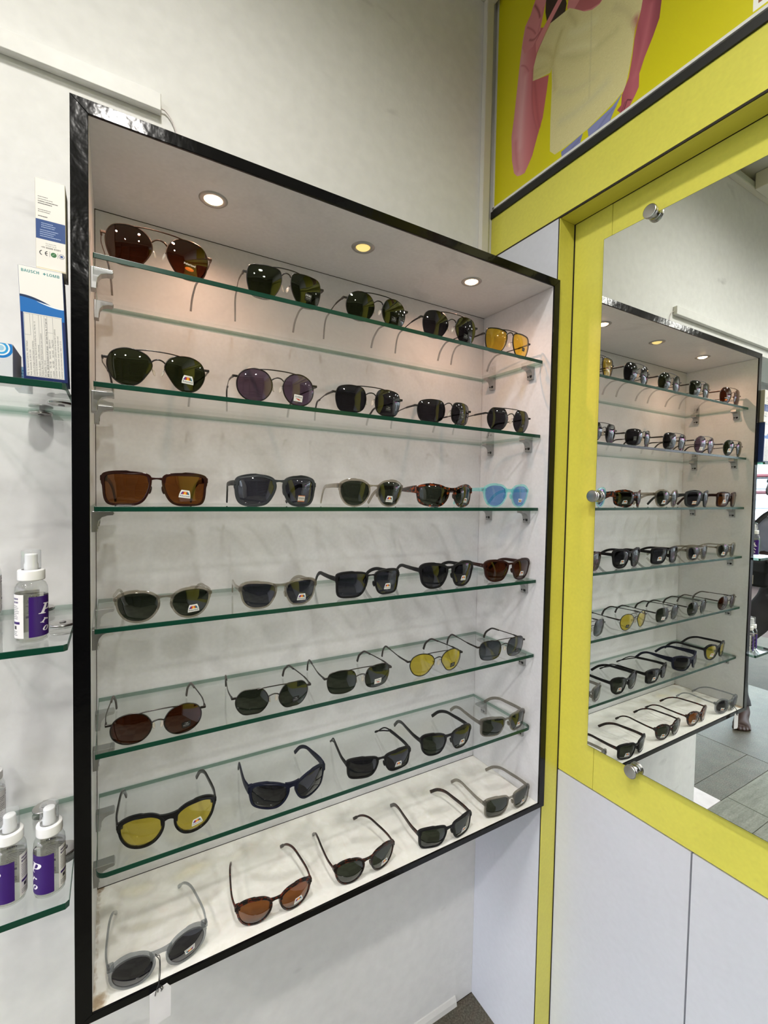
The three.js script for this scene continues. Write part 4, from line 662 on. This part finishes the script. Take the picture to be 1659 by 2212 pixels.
// spray bottles
{
  const clear = phy({ color: lin(0.93, 0.94, 0.93), transmission: 1, thickness: 0, roughness: 0, ior: 1.48 }), cap = phy({ color: lin(0.93, 0.94, 0.95), transmission: 0.9, thickness: 0, roughness: 0.05, ior: 1.48 }), milk = std({ color: lin(0.85, 0.85, 0.86), roughness: 0.35 });
  const liquid = phy({ color: lin(0.90, 0.90, 0.87), transmission: 0.92, thickness: 0, roughness: 0.05, ior: 1.2 });
  const purple = std({ map: canvasTex(320, 512, (g, W, H) => {
    g.fillStyle = '#3a1a6c'; g.fillRect(0, 0, W, H); g.fillStyle = '#f3f0f6'; g.textAlign = 'center'; g.textBaseline = 'middle';
    g.save(); g.translate(W * 0.42, H * 0.32); g.rotate(0.10); g.font = 'italic bold 190px serif'; g.fillText('P', 0, 0); g.restore();
    g.save(); g.translate(W * 0.40, H * 0.60); g.rotate(0.35); g.font = 'italic bold 120px serif'; g.fillText('r', 0, 0); g.restore();
    g.save(); g.translate(W * 0.44, H * 0.80); g.rotate(0.25); g.font = 'italic bold 120px serif'; g.fillText('o', 0, 0); g.restore();
  }), roughness: 0.35 });
  const info = std({ map: canvasTex(512, 512, (g, W, H) => { g.fillStyle = '#eceaea'; g.fillRect(0, 0, W, H); for (const o of [24, 352]) { lines(g, o, 40, 110, 2, 40, 20, '#463566'); lines(g, o, 130, 120, 8, 21, 8, '#6a6570'); g.fillStyle = '#3a1a6c'; g.fillRect(o, 318, 116, 28); g.fillStyle = '#2b2b2b'; g.fillRect(o + 30, 366, 40, 40); lines(g, o, 430, 110, 3, 20, 8, '#55505c'); } lines(g, 180, 90, 150, 14, 26, 9, '#6a6570'); }), roughness: 0.4 });
  const wrap = (r, h, y, a0, a1) => new THREE.CylinderGeometry(r, r, h, 28, 1, true, a0, a1 - a0).translate(0, y + h / 2, 0);
  function bottle(label, p, turn) {
    const t = thing('spray_bottle', label, 'spray bottle', p, turn, 'purple-labelled spray bottles');
    obj('bottle_body', lathe([[0, 0.001], [0.0135, 0.0003], [0.0168, 0.003], [0.0174, 0.008], [0.0174, 0.066], [0.0168, 0.071], [0.0148, 0.0755], [0.0112, 0.0785], [0.0095, 0.080], [0.0095, 0.083]], 44), clear, t);
    obj('liquid', lathe([[0, 0.0022], [0.0128, 0.002], [0.0158, 0.0045], [0.0164, 0.009], [0.0164, 0.060], [0, 0.060]], 36), liquid, t);
    obj('collar', lathe([[0.0128, 0.079], [0.0142, 0.0795], [0.0145, 0.0805], [0.0145, 0.091], [0.0138, 0.0925], [0.0105, 0.0928]], 40), M.whiteGloss, t);
    obj('pump', lathe([[0.0075, 0.0925], [0.0075, 0.100], [0.0066, 0.1005], [0.0066, 0.111], [0.0060, 0.1125], [0, 0.1128]], 28), milk, t);
    obj('cap', lathe([[0.0104, 0.0925], [0.0104, 0.116], [0.0098, 0.1176], [0, 0.118]], 36), cap, t);
    obj('front_label', wrap(0.01755, 0.051, 0.0085, -1.25, 1.25), purple, t, 'purple label with white script');
    obj('back_label', wrap(0.01755, 0.055, 0.008, 1.56, 4.72), info, t, 'white information label');
  }
  bottle('purple-labelled clear spray bottle alone at the front of the middle open glass shelf', [-0.9665, LS[1] + 0.0002, 0.2125], 1.2);
  bottle('clear spray bottle at the back left of the middle open glass shelf', [-1.041, LS[1] + 0.0002, 0.045], -2.3);
  bottle('right-hand purple-labelled spray bottle at the front of the bottom open glass shelf', [-0.9495, LS[2] + 0.0002, 0.216], -0.88);
  bottle('left-hand purple-labelled spray bottle at the front of the bottom open glass shelf', [-0.9915, LS[2] + 0.0002, 0.209], -0.85);
  bottle('clear spray bottle at the back of the bottom open glass shelf', [-1.040, LS[2] + 0.0002, 0.040], -2.3);
}

// ------------------------------------------------------------------ the man at the side opening, whom the mirror shows
// naive surface nets over a distance field
function nets(f, lo, hi, cell) {
  const n = [0, 1, 2].map((k) => Math.ceil((hi[k] - lo[k]) / cell) + 1), [nx, ny, nz] = n, S = new Float32Array(nx * ny * nz), id = (x, y, z) => (z * ny + y) * nx + x;
  for (let z = 0; z < nz; z++) for (let y = 0; y < ny; y++) for (let x = 0; x < nx; x++) S[id(x, y, z)] = f(lo[0] + x * cell, lo[1] + y * cell, lo[2] + z * cell);
  const V = new Int32Array(nx * ny * nz).fill(-1), P = [], I = [];
  for (let z = 0; z < nz - 1; z++) for (let y = 0; y < ny - 1; y++) for (let x = 0; x < nx - 1; x++) {
    let px = 0, py = 0, pz = 0, c = 0;
    for (let e = 0; e < 12; e++) {
      const a = e >> 2, u = e & 1, v = (e >> 1) & 1, A = [0, 0, 0], B = [0, 0, 0]; A[(a + 1) % 3] = B[(a + 1) % 3] = u; A[(a + 2) % 3] = B[(a + 2) % 3] = v; B[a] = 1;
      const s = S[id(x + A[0], y + A[1], z + A[2])], t = S[id(x + B[0], y + B[1], z + B[2])];
      if ((s < 0) !== (t < 0)) { const k = s / (s - t); px += A[0] + (B[0] - A[0]) * k; py += A[1] + (B[1] - A[1]) * k; pz += A[2] + (B[2] - A[2]) * k; c++; }
    }
    if (c) { V[id(x, y, z)] = P.length / 3; P.push(lo[0] + (x + px / c) * cell, lo[1] + (y + py / c) * cell, lo[2] + (z + pz / c) * cell); }
  }
  const quad = (a, b, c, d, flip) => { if (Math.min(a, b, c, d) < 0) return; flip ? I.push(a, c, b, a, d, c) : I.push(a, b, c, a, c, d); };
  for (let z = 1; z < nz - 1; z++) for (let y = 1; y < ny - 1; y++) for (let x = 1; x < nx - 1; x++) {
    const s = S[id(x, y, z)] < 0;
    if (s !== S[id(x + 1, y, z)] < 0) quad(V[id(x, y - 1, z - 1)], V[id(x, y, z - 1)], V[id(x, y, z)], V[id(x, y - 1, z)], !s);
    if (s !== S[id(x, y + 1, z)] < 0) quad(V[id(x - 1, y, z - 1)], V[id(x - 1, y, z)], V[id(x, y, z)], V[id(x, y, z - 1)], !s);
    if (s !== S[id(x, y, z + 1)] < 0) quad(V[id(x - 1, y - 1, z)], V[id(x, y - 1, z)], V[id(x, y, z)], V[id(x - 1, y, z)], !s);
  }
  const g = new THREE.BufferGeometry(); g.setAttribute('position', new THREE.Float32BufferAttribute(P, 3)); g.setIndex(I); g.computeVertexNormals(); return g;
}
const smin = (a, b, k) => { const h = Math.max(k - Math.abs(a - b), 0) / k; return Math.min(a, b) - h * h * k / 4; };
function cap3(a, b, ra, rb) {
  const d = [b[0] - a[0], b[1] - a[1], b[2] - a[2]], L = d[0] * d[0] + d[1] * d[1] + d[2] * d[2];
  return (x, y, z) => { const t = Math.max(0, Math.min(1, ((x - a[0]) * d[0] + (y - a[1]) * d[1] + (z - a[2]) * d[2]) / L)); return Math.hypot(x - a[0] - d[0] * t, y - a[1] - d[1] * t, z - a[2] - d[2] * t) - (ra + (rb - ra) * t); };
}
const ell = (c, r) => (x, y, z) => { const q = Math.hypot((x - c[0]) / r[0], (y - c[1]) / r[1], (z - c[2]) / r[2]); return (q - 1) * Math.min(...r); };
const blend = (list, k) => (x, y, z) => { let v = 1e3; for (const f of list) v = smin(v, f(x, y, z), k); return v; };
{
  const O = [-2.62, 0, -0.27];   // he faces +x; his left is -z
  const J = { pelvis: [-0.02, 0.82, 0.06], chest: [0.02, 1.12, 0.07], neck: [0.02, 1.29, 0.05], chin: [0.045, 1.375, 0.02], lh: [-0.01, 0.80, -0.015], lk: [0.15, 0.45, -0.20], la: [0.145, 0.085, -0.118], rh: [-0.03, 0.80, 0.145], rk: [-0.12, 0.46, 0.15], ra: [-0.36, 0.095, -0.06],
    ls: [0.01, 1.235, -0.085], le: [0.03, 1.04, -0.115], lw: [0.19, 1.06, 0.03], rs: [0.01, 1.235, 0.21], re: [-0.03, 1.01, 0.265], rw: [0.09, 0.83, 0.245] };
  const t = thing('person', 'barefoot dark-haired man in grey shirt and dark trousers reflected at the mirror edge', 'person', O);
  const skin = std({ color: lin(0.042, 0.018, 0.013), roughness: 0.55 }), shirt = std({ color: lin(0.30, 0.30, 0.36), roughness: 0.9 }), cloth = std({ color: lin(0.03, 0.028, 0.03), roughness: 0.9 }), hair = std({ color: lin(0.006, 0.005, 0.005), roughness: 0.55 });
  const head = [0.052, 1.475, 0.005];
  const body = blend([
    cap3(J.pelvis, J.chest, 0.115, 0.125), ell([-0.02, 0.84, 0.06], [0.10, 0.12, 0.135]), ell([0.02, 1.14, 0.07], [0.10, 0.16, 0.14]), cap3([0.02, 1.24, -0.05], [0.02, 1.24, 0.17], 0.055, 0.055), cap3(J.neck, J.chin, 0.055, 0.05),
    cap3(J.lh, J.lk, 0.085, 0.056), cap3(J.lk, J.la, 0.054, 0.034), cap3([0.135, 0.34, -0.18], [0.13, 0.22, -0.15], 0.050, 0.04), cap3(J.rh, J.rk, 0.085, 0.056), cap3(J.rk, J.ra, 0.054, 0.034), cap3([-0.18, 0.38, 0.10], [-0.26, 0.25, 0.03], 0.05, 0.04),
    cap3(J.ls, J.le, 0.048, 0.038), cap3(J.le, J.lw, 0.038, 0.025), cap3(J.rs, J.re, 0.048, 0.038), cap3(J.re, J.rw, 0.038, 0.025),
  ], 0.045);
  const foot = (a, dir) => { // ankle and heading
    const L = Math.hypot(dir[0], dir[1]), fx = dir[0] / L, fz = dir[1] / L, at = (f, s, y) => [a[0] + fx * f - fz * s, y, a[2] + fz * f + fx * s], out = -1;
    const list = [cap3([a[0], a[1] + 0.03, a[2]], at(-0.005, 0, 0.055), 0.034, 0.036), cap3(at(-0.045, 0, 0.03), at(-0.03, 0, 0.035), 0.029, 0.031), cap3(at(0, 0, 0.065), at(0.105, -0.005, 0.03), 0.036, 0.026), cap3(at(-0.03, 0.004, 0.024), at(0.11, 0.025, 0.018), 0.026, 0.02), cap3(at(-0.03, -0.004, 0.024), at(0.115, -0.022, 0.02), 0.026, 0.021)];
    const toes = [[-0.030, 0.128, 0.168, 0.0135], [-0.008, 0.128, 0.165, 0.0095], [0.009, 0.122, 0.156, 0.009], [0.025, 0.114, 0.146, 0.0085], [0.039, 0.104, 0.132, 0.0082]];
    const side = a === J.la ? 1 : -1, base = blend(list, 0.02), tf = toes.map(([s, f0, f1, r]) => cap3(at(f0 - 0.02, s * -side * out * 0.9, 0.018), at(f1, s * -side * out * 1.05, r + 0.001), r * 1.15, r));
    return (x, y, z) => { let v = base(x, y, z); for (const q of tf) v = smin(v, q(x, y, z), 0.006); return v; };
  };
  const fl = foot(J.la, [0.93, 0.36]), fr = foot(J.ra, [0.96, 0.12]);
  const hand = (w, f, up, thumb) => {
    const n = (v) => { const l = Math.hypot(...v); return v.map((q) => q / l); }, F = n(f), U = n(up), S = n([F[1] * U[2] - F[2] * U[1], F[2] * U[0] - F[0] * U[2], F[0] * U[1] - F[1] * U[0]]);
    const at = (a, s, u) => [0, 1, 2].map((k) => w[k] + F[k] * a + S[k] * s + U[k] * u), pal = blend([cap3(at(0, 0, 0), at(0.03, 0, 0), 0.024, 0.021), cap3(at(0.02, 0.018, 0), at(0.078, 0.024, 0), 0.016, 0.0125), cap3(at(0.02, 0.004, 0), at(0.082, 0.007, 0.001), 0.016, 0.0125), cap3(at(0.02, -0.012, 0), at(0.078, -0.012, 0), 0.015, 0.012), cap3(at(0.02, -0.02, 0), at(0.07, -0.028, -0.001), 0.014, 0.011)], 0.016);
    const fin = [[0.026, 0.078, 0.042, 0.03, 0.0088], [0.008, 0.083, 0.046, 0.034, 0.009], [-0.011, 0.079, 0.042, 0.031, 0.0086], [-0.029, 0.07, 0.032, 0.024, 0.0078]].flatMap(([s, a, l1, l2, r]) => [cap3(at(a - 0.01, s, 0), at(a + l1 * 0.9, s * 1.1, -0.014), r * 1.08, r), cap3(at(a + l1 * 0.9, s * 1.1, -0.014), at(a + l1 * 0.9 + l2 * 0.55, s * 1.08, -0.014 - l2 * 0.8), r, r * 0.82)]);
    const th = [cap3(at(0.022, 0.022 * thumb, -0.004), at(0.055, 0.042 * thumb, -0.014), 0.0125, 0.0105), cap3(at(0.055, 0.042 * thumb, -0.014), at(0.085, 0.042 * thumb, -0.026), 0.0102, 0.0085)];
    return (x, y, z) => { let v = pal(x, y, z); for (const q of th) v = smin(v, q(x, y, z), 0.008); let m = 1e3; for (const q of fin) m = smin(m, q(x, y, z), 0.003); return smin(v, m, 0.006); };
  };
  const hl = hand(J.lw, [0.9, -0.1, 0.42], [0.1, 1, 0], 1), hr = hand(J.rw, [0.35, -0.9, -0.05], [0.2, 0.1, 1], 1);
  const [hx, hy, hz] = head, face = blend([ell([hx - 0.012, hy + 0.03, hz], [0.092, 0.088, 0.074]), ell([hx + 0.012, hy - 0.02, hz], [0.072, 0.088, 0.062]), cap3([hx + 0.05, hy - 0.078, hz - 0.008], [hx + 0.05, hy - 0.078, hz + 0.008], 0.024, 0.024)], 0.03);
  const detail = [cap3([hx + 0.080, hy + 0.018, hz], [hx + 0.100, hy - 0.022, hz], 0.008, 0.0125), cap3([hx + 0.088, hy - 0.027, hz - 0.011], [hx + 0.088, hy - 0.027, hz + 0.011], 0.008, 0.008), cap3([hx + 0.074, hy + 0.026, hz - 0.036], [hx + 0.078, hy + 0.026, hz + 0.036], 0.010, 0.010), cap3([hx + 0.080, hy - 0.048, hz - 0.018], [hx + 0.080, hy - 0.048, hz + 0.018], 0.0075, 0.0075), cap3([hx + 0.077, hy - 0.060, hz - 0.014], [hx + 0.077, hy - 0.060, hz + 0.014], 0.008, 0.008), ell([hx - 0.004, hy - 0.004, hz - 0.076], [0.018, 0.031, 0.010]), ell([hx - 0.004, hy - 0.004, hz + 0.076], [0.018, 0.031, 0.010])];
  const sockets = [ell([hx + 0.082, hy + 0.006, hz - 0.031], [0.018, 0.011, 0.017]), ell([hx + 0.082, hy + 0.006, hz + 0.031], [0.018, 0.011, 0.017])];
  const headF = (x, y, z) => { let v = face(x, y, z); for (const q of detail) v = smin(v, q(x, y, z), 0.012); for (const q of sockets) v = -smin(-v, q(x, y, z), 0.008); return smin(v, cap3(J.neck, J.chin, 0.053, 0.05)(x, y, z), 0.02); };
  const geo = [nets(body, [-0.5, 0.10, -0.30], [0.35, 1.42, 0.40], 0.013), nets(headF, [-0.09, 1.33, -0.11], [0.18, 1.61, 0.12], 0.0045), nets(fl, [0.06, -0.004, -0.22], [0.36, 0.135, 0.03], 0.0045), nets(fr, [-0.45, -0.004, -0.17], [-0.15, 0.145, 0.06], 0.0045), nets(hl, [0.14, 0.98, -0.06], [0.40, 1.14, 0.22], 0.004), nets(hr, [0.03, 0.62, 0.16], [0.22, 0.88, 0.34], 0.004)];
  obj('body', geo, skin, t);
  for (const s of [-1, 1]) { const e = obj('eye', new THREE.SphereGeometry(0.0115, 18, 12).translate(hx + 0.0735, hy + 0.006, hz + s * 0.031), std({ color: lin(0.7, 0.66, 0.6), roughness: 0.2 }), t); obj('iris', new THREE.SphereGeometry(0.0056, 14, 10).scale(0.4, 1, 1).translate(hx + 0.0842, hy + 0.006, hz + s * 0.031), M.dark, e); }
  const scalp = ell([hx - 0.020, hy + 0.038, hz], [0.100, 0.094, 0.084]), cut = (x, y, z) => Math.max(scalp(x, y, z), -(y - (hy + 0.045 + (x - hx) * 0.30 - (x < hx - 0.02 ? (hx - 0.02 - x) * 1.3 : 0))), (x - hx) - 0.085);
  obj('hair', nets((x, y, z) => cut(x, y, z) + 0.0012 * Math.sin(x * 190) * Math.sin(z * 230), [-0.10, 1.36, -0.11], [0.17, 1.63, 0.12], 0.006), hair, t);
  const fold = (x, y, z) => 0.004 * Math.sin(y * 46 + x * 20) * Math.sin(z * 38 + y * 9);
  const top = blend([cap3(J.pelvis, J.chest, 0.125, 0.138), ell([0.02, 1.14, 0.07], [0.115, 0.17, 0.155]), cap3([0.02, 1.24, -0.06], [0.02, 1.24, 0.18], 0.066, 0.066)], 0.05), slv = [cap3(J.ls, [0.026, 1.075, -0.11], 0.062, 0.062), cap3(J.rs, [-0.022, 1.06, 0.255], 0.062, 0.062)];
  obj('shirt', nets((x, y, z) => { let v = top(x, y, z); v = Math.max(v, 0.74 - y); for (const q of slv) v = smin(v, q(x, y, z), 0.03); v = Math.max(v, -cap3([0.035, 1.30, 0.05], [0.06, 1.42, 0.02], 0.058, 0.07)(x, y, z)); return v + fold(x, y, z); }, [-0.22, 0.72, -0.28], [0.24, 1.36, 0.40], 0.013), shirt, t);
  const legs = blend([ell([-0.02, 0.83, 0.06], [0.112, 0.13, 0.148]), cap3(J.lh, J.lk, 0.092, 0.066), cap3(J.lk, J.la, 0.064, 0.047), cap3(J.rh, J.rk, 0.092, 0.066), cap3(J.rk, J.ra, 0.064, 0.052)], 0.05);
  obj('trousers', nets((x, y, z) => Math.max(legs(x, y, z), 0.115 - y, y - 0.90) + fold(x, y, z), [-0.5, 0.09, -0.32], [0.34, 0.94, 0.33], 0.013), cloth, t);
  // bag at his hip
  const bag = thing('shoulder_bag', 'black shoulder bag hanging at the hip of the reflected man', 'bag', [O[0] + 0.17, 0.88, O[2] - 0.085]);
  obj('bag_body', new RoundedBoxGeometry(0.06, 0.16, 0.19, 4, 0.025).translate(0.02, 0.080, 0), std({ color: lin(0.008, 0.008, 0.009), roughness: 0.8 }), bag);
  obj('flap', new RoundedBoxGeometry(0.066, 0.08, 0.195, 3, 0.02).translate(0.022, 0.122, 0), std({ color: lin(0.010, 0.010, 0.011), roughness: 0.7 }), bag);
  obj('strap', sweep([[0.01, 0.15, -0.08], [0.0, 0.22, -0.07], [-0.01, 0.33, -0.03], [-0.06, 0.44, 0.03], [-0.13, 0.485, 0.10], [-0.22, 0.44, 0.18]], () => [0.004, 0.014], 30, 8), M.dark, bag);
  obj('tab', rbox(0.07, 0.078, 0.02, 0.075, 0.02, 0.032, 0.002), std({ color: lin(0.35, 0.30, 0.24), roughness: 0.7 }), bag);
}

// ------------------------------------------------------------------ the street beyond the shop front
{
  const a = thing('awning', 'grey sheet awning over the pavement outside the shop front', 'awning', [-3.32, 2.45, 0]);
  obj('sheet', rbox(-1.3, 0, 0, 0.03, -7, 7, 0.008), std({ color: lin(0.22, 0.22, 0.22), roughness: 0.8 }), a);
  for (const z of [-6.8, 6.8]) obj('post', lathe([[0.03, -2.48], [0.03, 0]], 16).translate(-1.2, 0, z), M.chrome, a);
  obj('valance', rbox(-1.34, -1.3, -0.2, 0.03, -7, 7, 0.008), std({ color: lin(0.05, 0.05, 0.06), roughness: 0.8 }), a);
  const v = thing('minibus', 'white parked minibus with green and yellow bands, seen in the mirror', 'minibus', [-8.6, -0.03, -2.2]);
  const white = std({ color: lin(0.78, 0.82, 0.85), roughness: 0.35 }), bar = (y0, y1, z0, z1, m, n, x = 0.99) => obj(n, rbox(-0.95, x, y0, y1, z0, z1, 0.02), m, v);
  obj('bus_body', rbox(-0.95, 0.96, 0.42, 2.24, -3.2, 3.0, 0.12, 4), white, v);
  bar(2.02, 2.12, -3.15, 2.95, std({ color: lin(0.10, 0.55, 0.16), roughness: 0.4 }), 'green_stripe');
  bar(1.79, 1.84, -3.15, 2.95, std({ color: lin(0.10, 0.012, 0.02), roughness: 0.4 }), 'maroon_rail'); bar(1.53, 1.58, -3.15, 2.95, std({ color: lin(0.07, 0.012, 0.018), roughness: 0.4 }), 'maroon_rail');
  bar(1.07, 1.13, -3.15, 2.95, std({ color: lin(0.04, 0.01, 0.014), roughness: 0.4 }), 'maroon_rail');
  bar(0.94, 1.06, -3.15, 2.95, std({ color: lin(0.85, 0.55, 0.02), roughness: 0.4 }), 'yellow_band'); bar(0.62, 0.94, -3.15, 2.95, std({ color: lin(0.16, 0.66, 0.16), roughness: 0.4 }), 'green_band');
  const glassy = std({ color: lin(0.30, 0.38, 0.48), roughness: 0.08 });
  for (let i = 0; i < 5; i++) { const z = -2.9 + i * 1.15, w = obj('window', rbox(0.94, 0.985, 1.60, 1.77, z, z + 1.02, 0.02), glassy, v); obj('window_frame', rbox(0.955, 0.99, 1.77, 1.785, z, z + 1.02, 0.004), M.dark, w); obj('lower_window', rbox(0.94, 0.985, 1.30, 1.47, z, z + 1.02, 0.02), glassy, v); }
  for (const z of [-2.1, 1.9]) { const w = obj('wheel', lathe([[0, -0.1], [0.30, -0.1], [0.36, -0.06], [0.36, 0.06], [0.30, 0.1], [0, 0.1]], 32).rotateZ(Math.PI / 2).translate(0.88, 0.36, z), M.dark, v); obj('hub', lathe([[0, 0.02], [0.14, 0.02], [0.17, 0]], 24).rotateZ(-Math.PI / 2).translate(0.98, 0.36, z), M.chrome, w); }
  const b = thing('shop_building', 'pale building with pink and green shop signs across the street, seen in the mirror', 'building', [-14, 0, -3]);
  obj('wall', rbox(-2, 0, 0, 4.8, -14, 16, 0.05), std({ color: lin(0.60, 0.60, 0.60), roughness: 0.9 }), b);
  for (let i = 0; i < 7; i++) { const z = -12.5 + i * 3.7; const w = obj('shopfront', rbox(-0.2, 0.06, 0.1, 2.9, z, z + 3.1, 0.03), std({ color: lin(0.12, 0.11, 0.10), roughness: 0.5 }), b); obj('shutter', rbox(0.0, 0.1, 2.3, 2.9, z + 0.1, z + 3.0, 0.02), M.chrome, w); obj('sign', rbox(-0.05, 0.22, 3.0, 4.1, z, z + 3.3, 0.04), std({ color: [lin(0.75, 0.16, 0.42), lin(0.82, 0.82, 0.8), lin(0.75, 0.2, 0.45), lin(0.1, 0.45, 0.2)][i % 4], roughness: 0.5 }), b); }
}

renderer.render(scene, camera);
